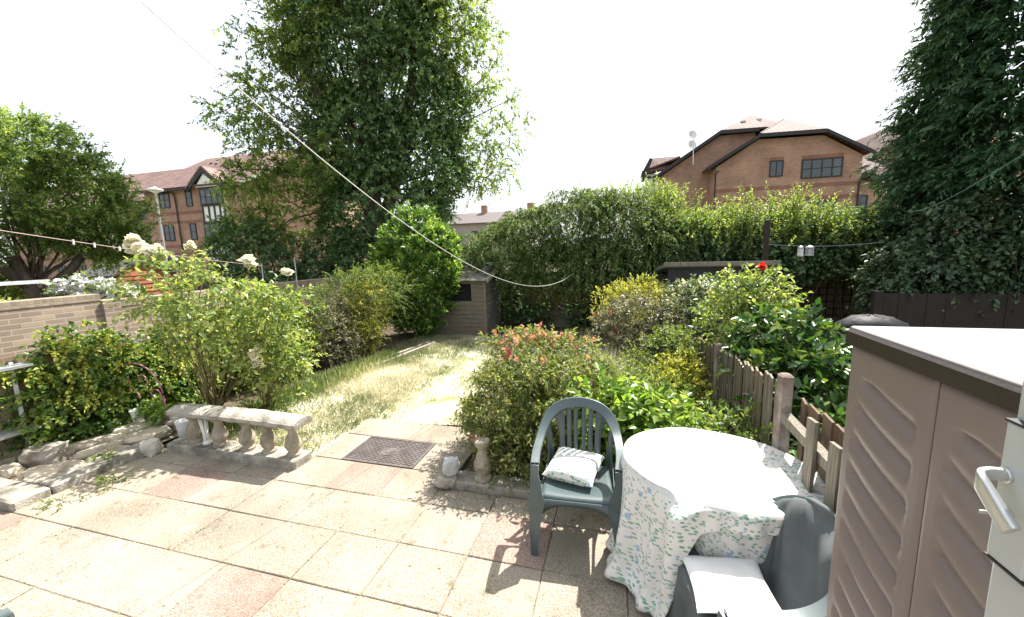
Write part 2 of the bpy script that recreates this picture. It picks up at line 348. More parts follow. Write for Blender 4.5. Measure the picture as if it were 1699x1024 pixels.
# ---------------------------------------------------------------- patio slabs
def slabmat(name):
    m, nt, b = nmat(name); N = nt.nodes; L = nt.links
    tc = N.new('ShaderNodeTexCoord'); at = N.new('ShaderNodeAttribute'); at.attribute_name = 'v'
    pr = N.new('ShaderNodeValToRGB'); e = pr.color_ramp.elements; pr.color_ramp.interpolation = 'LINEAR'
    e[0].position = 0; e[0].color = (.345,.305,.26,1); e[1].position = 1; e[1].color = (.325,.235,.215,1); k = e.new(.3); k.color = (.325,.29,.25,1); k = e.new(.55); k.color = (.36,.32,.28,1); k = e.new(.8); k.color = (.34,.275,.245,1)
    L.new(at.outputs['Fac'], pr.inputs[0])
    def layer(scale, lo, hi, a, c, src, mode='MULTIPLY', det=6):
        n = N.new('ShaderNodeTexNoise'); n.inputs['Scale'].default_value = scale; n.inputs['Detail'].default_value = det; L.new(tc.outputs['Object'], n.inputs['Vector'])
        r = N.new('ShaderNodeValToRGB'); r.color_ramp.elements[0].position = lo; r.color_ramp.elements[1].position = hi; r.color_ramp.elements[0].color = (*a, 1); r.color_ramp.elements[1].color = (*c, 1)
        L.new(n.outputs['Fac'], r.inputs[0]); x = N.new('ShaderNodeMix'); x.data_type = 'RGBA'; x.blend_type = mode; x.inputs[0].default_value = 1
        L.new(src, x.inputs[6]); L.new(r.outputs[0], x.inputs[7]); return x.outputs[2], n
    c, _ = layer(150, .40, .60, (.60,.57,.52), (1.2,1.18,1.15), pr.outputs[0])
    c, _ = layer(.8, .35, .65, (.98,.965,.93), (.80,.80,.79), c)
    c, _ = layer(2.2, .35, .7, (1.12,1.11,1.08), (.78,.77,.72), c)
    c, _ = layer(9, .60, .74, (1,1,1), (.66,.62,.55), c)
    c, _ = layer(26, .70, .74, (1,1,1), (.45,.40,.34), c, det=3)
    c, _ = layer(5, .25, .36, (1.3,1.3,1.3), (1,1,1), c)
    c, nn = layer(60, .3, .7, (.85,.85,.84), (1.1,1.1,1.1), c)
    L.new(c, b.inputs['Base Color']); b.inputs['Roughness'].default_value = .88; b.inputs['Specular IOR Level'].default_value = .3
    bp = N.new('ShaderNodeBump'); bp.inputs['Strength'].default_value = .5; bp.inputs['Distance'].default_value = .004; L.new(nn.outputs['Fac'], bp.inputs['Height']); L.new(bp.outputs[0], b.inputs['Normal'])
    return m
SLAB = slabmat('paving_slab')
pinks = [(-3.84,2.38),(-2.24,1.5),(-.71,2.39),(-4.6,1.69),(-2.12,2.82),(-1.2,.3),(-3.3,.2)]
sl = MB(); g = random.Random(5)
def slab(x0, x1, y0, y1, v=None):
    if v is None:
        v = g.choice([0,.1,.3,.3,.45,.55,.2])
        for p in pinks:
            if x0 < p[0] < x1 and y0 < p[1] < y1: v = .93
    j = .003; dz = g.uniform(-.0035,.0035); tx, ty = g.uniform(-.008,.008), g.uniform(-.008,.008)
    n0 = len(sl.v); sl.box(x0+j*g.uniform(.6,1.3), x1-j*g.uniform(.6,1.3), y0+j*g.uniform(.6,1.5), y1-j*g.uniform(.6,1.5), -.04, 0, v, b=.004)
    for i in range(n0, len(sl.v)):
        X, Y, Z = sl.v[i]; sl.v[i] = (X, Y, Z+dz+tx*(X-(x0+x1)/2)+ty*(Y-(y0+y1)/2))
cols = [-1.47-.512*k for k in range(-8, 16)]
rows = [2.61-.437*k for k in range(0, 10)]
for ri, y1 in enumerate(rows):
    y0 = y1-.437; c = 0; xs = sorted(cols)
    i = 0
    while i < len(xs)-1:
        span = 2 if g.random() < .12 and not any(xs[i] < p[0] < xs[min(i+2,len(xs)-1)] and y0 < p[1] < y1 for p in pinks) else 1
        x0, x1 = xs[i], xs[min(i+span, len(xs)-1)]; i += span
        if y0 > 1.7 and x0 < -4.8:
            if y0 > 1.9: 
                if x1 <= -4.75: continue
                x0 = -4.79
        slab(x0, x1, y0, y1)
for x0, x1 in ((-4.7,-4.05),(-4.05,-3.5),(-3.5,-2.98),(-2.98,-2.48),(-2.48,-1.96),(-1.96,-1.47)):
    slab(x0, x1, 2.61, 2.80 if x1 < -2.9 else 3.047)
x = -1.47
while x < 2: slab(x, x+.51, 2.61, 2.84); x += .51
slab(-2.97,-2.655,3.05,3.56); slab(-1.865,-1.42,3.05,3.56); slab(-2.97,-2.2,3.56,3.98,.05); slab(-2.2,-1.42,3.56,3.98,.1)
sl.build('patio', SLAB, kind='structure')
MORT = mat('mortar', (.29,.25,.20), (.13,.11,.085), scale=20, rough=1)
mo = MB(); mo.box(-7.2,-4.8,-1.8,1.93,-.05,-.0075); mo.box(-4.8,2.5,-1.8,2.84,-.05,-.0075); mo.box(-2.96,-1.43,2.84,3.97,-.05,-.0075); mo.build('mortar_bed', MORT, kind='structure')
# ---------------------------------------------------------------- drain cover
t = thing('manhole_cover', 'rusty brown chequered steel manhole cover set in the path', 'manhole cover', (-2.26,3.31,0))
IRON = mat('rusty_iron', (.15,.128,.118), (.09,.078,.072), scale=8, rough=.65, metal=.35, bump=.3, bscale=60)
mb = MB(); x0,x1,y0,y1 = -2.655,-1.865,3.055,3.552
for a in ((x0,x1,y0,y0+.025),(x0,x1,y1-.025,y1),(x0,x0+.025,y0+.025,y1-.025),(x1-.025,x1,y0+.025,y1-.025)): mb.box(*a,-.03,.004)
mb.build('frame', IRON, t)
mb = MB().box(x0+.03,x1-.03,y0+.03,y1-.03,-.03,-.001)
nx, ny = 26, 16
for i in range(nx):
    for j in range(ny):
        cx, cy = x0+.05+(x1-x0-.1)*i/(nx-1), y0+.05+(y1-y0-.1)*j/(ny-1)
        if (cx+2.26)**2+(cy-3.303)**2 < .0095: continue
        s = 1 if (i+j) % 2 else -1; d = Vector((.011, .011*s, 0)); w = Vector((-.0035*s, .0035, 0))
        mb.prism([Vector((cx,cy,-.001))-d-w, Vector((cx,cy,-.001))+d-w, Vector((cx,cy,-.001))+d+w, Vector((cx,cy,-.001))-d+w], (0,0,.005))
mb.build('lid', IRON, t)
mb = MB(); P = [[(-2.26+r*math.cos(a*PI/16), 3.303+r*math.sin(a*PI/16), z) for a in range(32)] for r, z in ((.095,-.001),(.093,.005),(.078,.005),(.076,.001),(.05,.001),(.048,.005),(.03,.005),(.0,.004))]
mb.grid(P, close=True); mb.build('badge', IRON, t)
# ---------------------------------------------------------------- balustrade
def roughen(o, amp, sc, lv=3, seed=0):
    """subdivide and wear a stone mesh"""
    bm = bmesh.new(); bm.from_mesh(o.data)
    for _ in range(lv):
        es = [e for e in bm.edges if e.calc_length() > .035]
        if es: bmesh.ops.subdivide_edges(bm, edges=es, cuts=1, use_grid_fill=True)
    bm.normal_update()
    for v in bm.verts:
        q = v.co*sc + Vector((seed, seed*2, 0)); v.co += v.normal*amp*(noise.noise(q) + .5*noise.noise(q*2.3))
    bm.to_mesh(o.data); bm.free(); o.data.polygons.foreach_set('use_smooth', [True]*len(o.data.polygons)); o.data.set_sharp_from_angle(angle=R(38)); return o
t = thing('stone_balustrade', 'low weathered stone balustrade at the edge of the lawn', 'balustrade', (-3.75,2.9,0))
roughen(MB().box(-4.62,-2.95,2.78,3.0,-.03,.09,b=.012).build('plinth', CONC, t), .006, 12, 4)
prof = [(.068,0),(.068,.022),(.05,.03),(.046,.045),(.06,.065),(.074,.10),(.073,.135),(.058,.175),(.041,.21),(.036,.24),(.042,.262),(.055,.275),(.055,.285),(.064,.292),(.064,.315)]
for i, u in enumerate((-4.33,-3.98,-3.62,-3.35,-3.05)):
    roughen(MB().lathe(prof,(u,2.885,.09),20).build('baluster', CONCL, t), .003, 22, 0, i)
# rail: curved top section
pr = [(-.10,0),(.10,0),(.118,.02),(.115,.05),(.08,.075),(.03,.088),(-.03,.088),(-.08,.075),(-.115,.05),(-.118,.02)]
rows_ = [[(u, 2.885+y, .405+z+.006*math.sin(u*3)) for y, z in pr] for u in np.linspace(-4.52,-2.9,24)]
mb = MB().grid(rows_, close=True); n = len(pr); mb.f += [tuple(range(n-1,-1,-1)), tuple(range(23*n, 24*n))]; mb.a += [0,0]
roughen(mb.build('rail', CONC, t), .007, 11, 1, 3)
# single baluster at the bush and its kerb
t = obj('stone_baluster', roughen(MB().lathe([(r*1.05,z*1.12) for r,z in prof],(-1.11,2.93,.075),20).build('tmp', CONCL), .004, 20, 0, 9).data); bpy.data.objects.remove(bpy.data.objects['tmp'])
tag(t, 'single weathered stone baluster standing on the bed edging below the fuchsia', 'baluster')
t = roughen(MB().box(-1.45,-.35,2.84,3.02,-.03,.075,b=.012).build('bed_edging', CONC), .008, 9, 4, 5); tag(t, 'long rough concrete kerb under the fuchsia and the lone baluster', 'kerb', 'kerbs round the beds')
t = roughen(MB().box(-.33,.9,2.85,3.02,-.03,.065,b=.012).build('bed_edging', CONC), .008, 9, 4, 6); tag(t, 'concrete kerb behind the upright garden chair', 'kerb', 'kerbs round the beds')
t = roughen(MB().box(-4.97,-4.76,1.98,2.76,-.04,.085,b=.015).build('pond_edging', CONC), .011, 7, 4, 7); tag(t, 'worn concrete kerb running from the front corner back to the balustrade', 'kerb', 'kerbs round the beds')
t = roughen(MB().box(-6.6,-4.76,1.74,1.97,-.04,.085,b=.015).build('pond_edging', CONC), .009, 7, 4, 8); tag(t, 'worn concrete kerb across the front of the rockery at the left edge', 'kerb', 'kerbs round the beds')
# ---------------------------------------------------------------- rocks
def rock(c, s, rz, label, m=ROCKM, seed=0, name='rock', rough=.28):
    bm = bmesh.new(); bmesh.ops.create_icosphere(bm, subdivisions=4, radius=1)
    M = Matrix.Rotation(rz, 3, 'Z')
    for v in bm.verts:
        p = v.co.copy(); d = 1 + rough*noise.noise(p*1.1+Vector((seed*3.1,0,0))) + rough*.4*noise.noise(p*3+Vector((seed,5,0))) + .04*noise.noise(p*9)
        q = Vector((p.x*abs(p.x)**-.25 if abs(p.x) > .01 else p.x, p.y*abs(p.y)**-.25 if abs(p.y) > .01 else p.y, max(-.6, min(.62, p.z))*1.4))*d
        v.co = M @ Vector((q.x*s[0], q.y*s[1], q.z*s[2])) + Vector(c)
    me = bpy.data.meshes.new(name); bm.to_mesh(me); bm.free(); me.polygons.foreach_set('use_smooth', [True]*len(me.polygons)); me.set_sharp_from_angle(angle=R(35))
    return tag(obj(name, me, m), label, 'rock', 'rocks and stones in the beds')
MB().grid(uneven(-5.95,-4.9,1.95,3.6,.0,.03,14,20,3)).build('rockery_bed', mat('rockery_gravel', (.55,.47,.35),(.34,.28,.2),scale=8,rough=1,bump=.6,bscale=30), smooth=True, kind='structure')
rock((-5.55,2.33,.10),(.19,.13,.10),.2,'knobbly grey brown boulder in the front corner of the rockery',ROCKM,1,rough=.45)
rock((-5.98,2.2,.05),(.17,.14,.06),.5,'low pale stone left of the knobbly boulder, at the picture edge',SAND,2)
rock((-5.62,2.08,.05),(.12,.08,.05),.1,'small rounded stone in front of the knobbly boulder',SAND,3)
rock((-5.25,2.22,.04),(.22,.14,.03),.4,'flat sandy slab of stone right of the knobbly boulder',SAND,4,rough=.15)
rock((-5.48,2.66,.06),(.23,.11,.05),.9,'long flat stone lying against the ivy behind the knobbly boulder',SAND,5,rough=.15)
rock((-5.22,2.62,.06),(.27,.06,.04),1.2,'narrow curved sandy stone edging the middle of the rockery',SAND,6,rough=.15)
rock((-5.42,3.0,.08),(.20,.12,.06),1.1,'flat pale stone below the white pot of the plant stand',SAND,7,rough=.18)
rock((-5.08,2.9,.07),(.2,.13,.055),1.0,'broad pale stone in front of the grey boulder by the pots',SAND,8,rough=.18)
rock((-5.3,3.2,.10),(.13,.10,.10),.3,'dark grey boulder between the two white pots',ROCKM,9)
rock((-4.98,3.22,.1),(.16,.08,.07),.9,'grey brown stone lying in front of the right white pot',ROCKM,10)
rock((-4.72,2.72,.07),(.085,.075,.085),.2,'white faced stone at the left foot of the balustrade',mat('white_stone',(.62,.58,.5),(.4,.36,.3),scale=5,bump=.6,bscale=20),11)
rock((-5.02,2.5,.05),(.13,.2,.035),.2,'flat pale stone just inside the pond kerb',SAND,12,rough=.15)
rock((-5.1,2.05,.04),(.13,.07,.04),.2,'small sandy stone behind the front kerb corner',SAND,13)
rock((-1.40,2.9,.17),(.075,.06,.075),.5,'pale blue grey stone perched left of the lone baluster',mat('pale_stone',(.5,.52,.5),(.3,.3,.28),scale=7,bump=.6,bscale=22),14)
rock((-1.43,2.88,.05),(.10,.09,.06),.1,'brown stone under the pale stone at the kerb end',ROCKM,15)
# ---------------------------------------------------------------- pots, ornament, plant stand
WPL = mat('white_plastic', (.75,.75,.72), (.66,.66,.62), rough=.35, scale=4)
def pot(u, v, z, r, h, label):
    t = thing('plant_pot', label, 'plant pot', (u,v,z), 'white pots by the balustrade')
    MB().lathe([(r*.75,0),(r*.8,.01),(r,h*.86),(r*1.08,h*.87),(r*1.1,h),(r*.98,h),(r*.95,h*.9),(.001,h*.88)],(u,v,z),24).build('bowl', WPL, t, smooth=False, angle=40)
    return t
pot(-5.50,3.08,.13,.065,.14,'white pot left of the pink scrolled stand, in front of the ivy')
pot(-5.07,3.20,.14,.075,.13,'white pot right of the pink scrolled stand, above the stones')
pot(-4.78,3.08,0,.07,.2,'white pot on the ground behind the left end of the balustrade')
t = thing('garden_ornament', 'white fluted ornament leaning between the two leftmost balusters', 'ornament', (-4.17,2.88,.09))
mb = MB()
for k in range(6):
    a = k*PI/3; mb.tube([(-4.15+.028*math.cos(a), 2.88+.028*math.sin(a), .10),(-4.17+.016*math.cos(a), 2.88+.016*math.sin(a), .2),(-4.2+.03*math.cos(a), 2.89+.03*math.sin(a), .36)], .011, 8)
mb.build('fluted_stem', WPL, t, smooth=True); MB().lathe([(.045,0),(.05,.02),(.03,.04),(.02,.05)],(-4.15,2.88,.09),16).build('foot', WPL, t, smooth=True)
PINK = mat('pink_enamel', (.40,.16,.19), (.32,.12,.15), scale=9, rough=.45)
t = thing('plant_stand', 'pink wrought iron scroll stand in front of the ivy', 'plant stand', (-5.5,3.13,.05))
def scroll(cx, cz, r, a0, a1, turns=0, v=3.13, n=28, r1=None):
    r1 = r if r1 is None else r1
    return [(cx+(r+(r1-r)*i/n)*math.cos(a0+(a1-a0)*i/n), v, cz+(r+(r1-r)*i/n)*math.sin(a0+(a1-a0)*i/n)) for i in range(n+1)]
mb = MB(); mb.tube(scroll(-5.50,.42,.40,R(8),R(232)), .008, 6); mb.build('hoop', PINK, t, smooth=True)
for pts in (scroll(-5.42,.62,.10,R(-60),R(260),r1=.02), scroll(-5.70,.60,.08,R(-80),R(220),r1=.018), scroll(-5.62,.36,.13,R(10),R(230)), scroll(-5.24,.44,.12,R(-30),R(250),r1=.02)):
    MB().tube(pts, .006, 6).build('scroll', PINK, t, smooth=True)
mb = MB(); mb.tube([(-5.10,3.13,.45),(-5.10,3.13,.05)],.008,6); mb.tube([(-5.74,3.13,.10),(-5.74,3.13,.03)],.008,6); mb.tube([(-5.74,3.13,.10),(-5.1,3.13,.12)],.007,6); mb.build('feet', PINK, t)
# ---------------------------------------------------------------- plastic chairs
def strip(pts, norms, w, th):
    """band swept along pts; norms = face normals; rectangular section with soft edges"""
    rows = []
    for i, p in enumerate(pts):
        p = Vector(p); T = (Vector(pts[min(i+1,len(pts)-1)])-Vector(pts[max(i-1,0)])).normalized(); n_ = Vector(norms[i]); n_ = (n_-T*n_.dot(T)).normalized(); X = T.cross(n_)
        ww = w[i] if hasattr(w,'__len__') else w; e = th*.35
        rows.append([p+X*a*ww+n_*b*th for a,b in ((-.5,-.15),(-.5+.0,.2),(-.42,.5),(.42,.5),(.5,.2),(.5,-.15),(.40,-.15),(.38,.25),(-.38,.25),(-.40,-.15))])
    m_ = MB().grid([[tuple(q) for q in r] for r in rows], close=True); k = len(rows[0]); m_.f += [tuple(range(k-1,-1,-1)), tuple(range((len(rows)-1)*k, len(rows)*k))]; m_.a += [0,0]; return m_
def spline(pts, n):
    P = [Vector(p) for p in pts]; P = [P[0]*2-P[1]]+P+[P[-1]*2-P[-2]]; out = []
    segs = len(P)-3
    for i in range(n):
        t = i/(n-1)*segs; k = min(int(t), segs-1); t -= k; a,b,c,d = P[k:k+4]
        out.append(.5*((2*b)+(c-a)*t+(2*a-5*b+4*c-d)*t*t+(3*b-a-3*c+d)*t**3))
    return out
def make_chair(label):
    t = thing('garden_chair', label, 'chair', (0,0,0), 'green plastic garden chairs')
    half = [(-.275,-.24,.645),(-.285,-.12,.655),(-.285,.02,.67),(-.268,.14,.72),(-.225,.225,.80),(-.14,.275,.862),(0,.295,.885)]
    pts = spline(half+[(-x,y,z) for x,y,z in half[-2::-1]], 49); ns = []
    for p in pts:
        k = min(1, max(0, (p.z-.67)/.13)); ns.append(Vector((0,0,1)).lerp(Vector((p.x*.4,-1,.35)).normalized(), k*.92))
    ws = [.062+.018*min(1,max(0,(p.z-.68)/.1)) for p in pts]
    strip(pts, ns, ws, .026).build('arm_hoop', PGREEN, t, angle=50)
    # seat: dished panel with waterfall front
    P = []
    for j in range(17):
        y = -.245+.47*j/16; row = []
        for i in range(17):
            s = -1+2*i/16; hw = .245-.03*(j/16); z = .43-.018*(1-s*s)*math.sin(PI*min(1,j/16*1.1)) - .02*max(0,(2.2-j)/2.2)**2 - .02*(j/16)
            row.append((s*hw, y, z))
        P.append(row)
    o = MB().grid(P).build('seat', PGREEN, t, smooth=True); solidify(o, .012, -1)
    # apron
    fr = []
    for i in range(21):
        s = -1+2*i/20; h = .035+.10*abs(s)**3.2; fr.append((s*.25, -.247, .405, h))
    mb = MB(); mb.grid([[(x,y-.004,z) for x,y,z,h in fr],[(x,y-.004,z-h) for x,y,z,h in fr]])
    for s in (-1,1): mb.grid([[(s*.25,-.247+.46*i/12,.41) for i in range(13)],[(s*.252,-.247+.46*i/12,.41-.03-.09*abs(i/6-1)**3) for i in range(13)]])
    o = mb.build('apron', PGREEN, t, smooth=True); solidify(o, .008, 0)
    # legs: tapering angle sections; front ones run up to the arm
    for s in (-1,1):
        rows = []
        for z, x, y, wx, wy in ((.0,-.285,-.275,.042,.040),(.02,-.285,-.275,.044,.042),(.25,-.277,-.262,.068,.070),(.40,-.266,-.25,.10,.10),(.47,-.270,-.243,.078,.09),(.58,-.279,-.236,.050,.064),(.645,-.278,-.232,.052,.055)):
            cx, cy, t_ = x, y, .0
            rows.append([(-s*(cx-wx*.5),cy-wy*.35,z),(-s*(cx+wx*.6),cy-wy*.5,z),(-s*(cx+wx*.6),cy-wy*.2,z),(-s*(cx-wx*.0),cy-wy*.1,z),(-s*(cx+wx*.0),cy+wy*.5,z),(-s*(cx-wx*.5),cy+wy*.5,z)])
        mb = MB().grid(rows, close=True); mb.f += [(5,4,3,2,1,0), tuple(range(36,42))]; mb.a += [0,0]; mb.build('leg', PGREEN, t, angle=30)
        rows = []
        for z, x, y, w_ in ((0,.25,.30,.036),(.2,.24,.265,.045),(.40,.225,.225,.055),(.5,.222,.235,.045),(.70,.235,.215,.03)):
            rows.append([(s*(x+w_*.5),y-w_*.5,z),(s*(x+w_*.5),y+w_*.5,z),(s*(x-w_*.5),y+w_*.5,z),(s*(x-w_*.3),y+w_*.2,z),(s*(x+w_*.2),y-w_*.1,z),(s*(x+w_*.2),y-w_*.5,z)])
        mb = MB().grid(rows, close=True); mb.f += [(5,4,3,2,1,0), tuple(range(24,30))]; mb.a += [0,0]; mb.build('leg', PGREEN, t, angle=30)
    # back panel with slots
    def bp(x, k): return (x*(1+.10*k*k), .222+.073*k-.10*x*x*(1-k)*2, .41+(.46-1.3*x*x*k)*k)
    mb = MB(); edges = [-.155,-.112,-.096,-.062,-.046,-.014,.014,.046,.062,.096,.112,.155]
    for a, c in zip(edges[0::2], edges[1::2]):
        fl = 1.0
        P = []
        for j in range(13):
            k = j/12; w0 = 1 + (.42*max(0,(k-.4)/.6)**2 if abs(a+c) > .2 else 0); e0 = a*w0 if a < -.1 else a; e1 = c*w0 if c > .1 else c
            P.append([bp(e0,k), bp((e0+e1)/2,k), bp(e1,k)])
        mb.grid(P)
    o = mb.build('back_slats', PGREEN, t, smooth=True); solidify(o, .010, 0)
    o = MB().grid([[bp(-.16+.32*i/12,k) for i in range(13)] for k in (-.02,.06,.12)]).build('lower_rail', PGREEN, t, smooth=True); solidify(o, .013, 0)
    return t
ch1 = make_chair('upright green grey plastic armchair left of the table with a cushion on it')
ch2 = copy_tree(ch1); ch2['label'] = 'green grey plastic armchair draped with a grey cloth, pushed under the table'
ch3 = copy_tree(ch1); ch3['label'] = 'plastic chair of which only an arm tip shows at the bottom left corner'
ch1.location = (-.265,2.57,0); ch1.rotation_euler = (0,0,R(3)); ch1.scale = (.97,.97,.97)
ch2.location = (.60,1.79,0); ch2.rotation_euler = (0,0,R(-80)); ch2.scale = (1,1,.915)
ch3.location = (-2.60,.53,0); ch3.rotation_euler = (0,0,R(180))
# ---------------------------------------------------------------- fabrics
def floral(name, base=(.82,.79,.745), sc=1.0, uvs=True):
    m, nt, b = nmat(name); N = nt.nodes; L = nt.links
    tc = N.new('ShaderNodeTexCoord'); cur = None
    b.inputs['Roughness'].default_value = .85; b.inputs['Specular IOR Level'].default_value = .15
    nz = N.new('ShaderNodeTexNoise'); nz.inputs['Scale'].default_value = 3*sc; L.new(tc.outputs['UV'], nz.inputs['Vector'])
    rgb = N.new('ShaderNodeRGB'); rgb.outputs[0].default_value = (*base, 1); cur = rgb.outputs[0]
    def mth(op, a, v):
        n = N.new('ShaderNodeMath'); n.operation = op; L.new(a, n.inputs[0])
        if hasattr(v, 'links'): L.new(v, n.inputs[1])
        else: n.inputs[1].default_value = v
        return n.outputs[0]
    # (rotation, scale, anisotropy, size, presence, colours)
    lay = [(25,26,1.7,.28,.18,[(.13,.36,.20),(.26,.46,.28)]),(-62,29,1.8,.28,.18,[(.10,.34,.30),(.2,.42,.38)]),(100,26,1.8,.28,.18,[(.16,.38,.30),(.3,.48,.28)]),
           (0,15,1.0,.27,.12,[(.38,.52,.72),(.50,.60,.74)]),(15,17,1.0,.22,.10,[(.32,.54,.36),(.70,.66,.42)]),(50,34,1.0,.22,.22,[(.38,.5,.66),(.45,.56,.7)]),(-20,34,2.4,.30,.2,[(.12,.32,.24),(.25,.44,.34)])]
    for rot, s, an, size, pres, cs in lay:
        mp = N.new('ShaderNodeMapping'); mp.inputs['Rotation'].default_value = (0,0,R(rot)); mp.inputs['Scale'].default_value = (s*sc, s*sc*an, 1); mp.inputs['Location'].default_value = (rot*.37, s*.21, 0)
        ad = N.new('ShaderNodeVectorMath'); ad.operation = 'MULTIPLY_ADD'; L.new(nz.outputs['Color'], ad.inputs[0]); ad.inputs[1].default_value = (.06,.06,0); L.new(tc.outputs['UV'], ad.inputs[2]); L.new(ad.outputs[0], mp.inputs[0])
        vo = N.new('ShaderNodeTexVoronoi'); vo.voronoi_dimensions = '2D'; vo.inputs['Scale'].default_value = 1; L.new(mp.outputs[0], vo.inputs['Vector'])
        sp = N.new('ShaderNodeSeparateColor'); L.new(vo.outputs['Color'], sp.inputs[0])
        a = mth('LESS_THAN', vo.outputs['Distance'], size); c = mth('LESS_THAN', sp.outputs[0], pres); f = mth('MULTIPLY', a, c)
        cr = N.new('ShaderNodeMix'); cr.data_type = 'RGBA'; L.new(sp.outputs[1], cr.inputs[0]); cr.inputs[6].default_value = (*cs[0],1); cr.inputs[7].default_value = (*cs[1],1)
        x = N.new('ShaderNodeMix'); x.data_type = 'RGBA'; L.new(mth('MULTIPLY', f, .85), x.inputs[0]); L.new(cur, x.inputs[6]); L.new(cr.outputs[2], x.inputs[7]); cur = x.outputs[2]
    L.new(cur, b.inputs['Base Color'])
    tr = N.new('ShaderNodeBsdfTranslucent'); L.new(cur, tr.inputs[0]); s = N.new('ShaderNodeMixShader'); s.inputs[0].default_value = .22
    L.new(b.outputs[0], s.inputs[1]); L.new(tr.outputs[0], s.inputs[2]); L.new(s.outputs[0], N['Material Output'].inputs[0])
    wv = N.new('ShaderNodeTexNoise'); wv.inputs['Scale'].default_value = 350; L.new(tc.outputs['UV'], wv.inputs['Vector']); bp = N.new('ShaderNodeBump'); bp.inputs['Strength'].default_value = .12; bp.inputs['Distance'].default_value = .002
    L.new(wv.outputs['Fac'], bp.inputs['Height']); L.new(bp.outputs[0], b.inputs['Normal'])
    return m
def setuv(me, UV):                                # UV per vertex
    l = me.uv_layers.new(name='UVMap'); idx = np.zeros(len(me.loops), np.int32); me.loops.foreach_get('vertex_index', idx); l.data.foreach_set('uv', np.array(UV, np.float32)[idx].ravel())
FLOR = floral('floral_cotton')
def cushion(name, label, c, w, d, h, rz, m, tilt=(0,0), group=None):
    P = []; UV = []; n = 22; M = Matrix.Translation(c) @ Matrix.Rotation(rz, 4, 'Z') @ Matrix.Rotation(tilt[0], 4, 'X') @ Matrix.Rotation(tilt[1], 4, 'Y')
    vs = []; uv = []
    for side in (1,-1):
        for j in range(n+1):
            for i in range(n+1):
                s, t_ = -1+2*i/n, -1+2*j/n; e = (1-abs(s)**3.5)*(1-abs(t_)**3.5); z = side*h*.5*max(e,0)**.42
                pin = 1-.07*(1-abs(s)**2)*(abs(t_)**4) ; pin2 = 1-.07*(1-abs(t_)**2)*(abs(s)**4)
                z += .006*noise.noise(Vector((s*3,t_*3,side*4)))*(1 if e > .02 else 0)
                vs.append(M @ Vector((s*w*.5*pin2, t_*d*.5*pin, z))); uv.append((s*w*.5+side, t_*d*.5))
    fs = []; K = (n+1)**2
    for k in (0, K):
        for j in range(n):
            for i in range(n):
                a = k+j*(n+1)+i; q = (a,a+1,a+n+2,a+n+1); fs.append(q if k == 0 else q[::-1])
    me = bpy.data.meshes.new(name); me.from_pydata([tuple(v) for v in vs], [], fs); setuv(me, uv)
    me.polygons.foreach_set('use_smooth', [True]*len(me.polygons)); return tag(obj(name, me, m), label, 'cushion', group)
cushion('cushion','pale flower printed cushion lying on the upright plastic chair',(-.30,2.63,.468),.36,.34,.11,R(-12),FLOR,(R(7),0))
WFAB = mat('white_cotton', (.78,.77,.74), (.7,.69,.66), scale=5, rough=.9, bump=.1, bscale=300)
cushion('cushion','plain white cushion on the seat of the cloth draped chair',(.50,1.795,.458),.35,.33,.06,R(4),WFAB,(0,R(-4)))
# ---------------------------------------------------------------- table + cloth
TC = (.56,2.40); TR = .545
def oval(th): q = th+R(16); return .535*.44/math.sqrt((.44*math.cos(q))**2+(.535*math.sin(q))**2)/.545
t = thing('garden_table', 'round green plastic garden table hidden under the flowered cloth', 'table', (TC[0],TC[1],0))
MB().grid([[(TC[0]+r*oval(a*PI/24)*math.cos(a*PI/24),TC[1]+r*oval(a*PI/24)*math.sin(a*PI/24),z) for a in range(48)] for r,z in ((.001,.695),(TR-.02,.695),(TR,.70),(TR,.715),(TR-.02,.72),(.001,.72))],close=True).build('tabletop', PGREEN, t)
for k in range(4):
    a = R(45+90*k); MB().tube([(TC[0]+.30*math.cos(a),TC[1]+.30*math.sin(a),.70),(TC[0]+.34*math.cos(a),TC[1]+.34*math.sin(a),0)],[.03,.022],10).build('leg', PGREEN, t)
def sm(a, b, x): x = min(1,max(0,(x-a)/(b-a))); return x*x*(3-2*x)
vs = []; uv = []; NT = 240; rings = [0.02,.2,.35,.46,.52,.538]
for i in range(NT):
    th = 2*PI*i/NT
    deg = (math.degrees(th)) % 360
    # how far the hem falls at this bearing (0 = +X, 180 = left, 270 = towards the door)
    hem = float(np.interp(deg,[0,15,60,95,150,236,240,243,246,250,257,270,285,320,345,360],[.14,.20,.26,.40,.69,.69,.55,.40,.24,.16,.12,.10,.10,.10,.10,.14]))
    fold = .5*math.sin(th*17+1.2*math.sin(th*3)) + .35*math.sin(th*9+2) + .25*math.sin(th*29+th*2)
    arm = .085*math.exp(-((deg-240)/9)**2)
    lean = .05*math.exp(-((deg-228)/14)**2) + .04*math.exp(-((deg-196)/16)**2)
    prof = [(r, .728 + .002*math.sin(th*5+r*9)) for r in rings]
    for q in range(1, 25):
        s = q/24; d = hem*s
        off = arm*sm(.0,.16,s)*(1 if hem < .6 else 1-.5*sm(.4,1,s)) + .012*min(1,s*6) + fold*(.045 if hem > .3 else .018)*sm(.02,.7,s) + lean*s + .02*sm(.25,1,s)*(hem/.66)
        flare = .05*sm(.86,1,s)*(1 if hem > .6 else 0)
        zz = .725 - d*.985 - .006*(1 if s > .02 else 0)
        prof.append((.545+off+flare, zz))
    L_ = 0; last = None
    ov = oval(th)*.545
    for r, z in prof:
        r = r*ov/.545 if r <= .545 else r-.545+ov
        vs.append((TC[0]+r*math.cos(th), TC[1]+r*math.sin(th), max(z,.012)))
        if last is not None: L_ += math.hypot(r-last[0], z-last[1])
        last = (r, z)
        if r <= .54 and z > .72: uv.append((r*math.cos(th), r*math.sin(th)))
        else: uv.append((th*.56+10, L_))
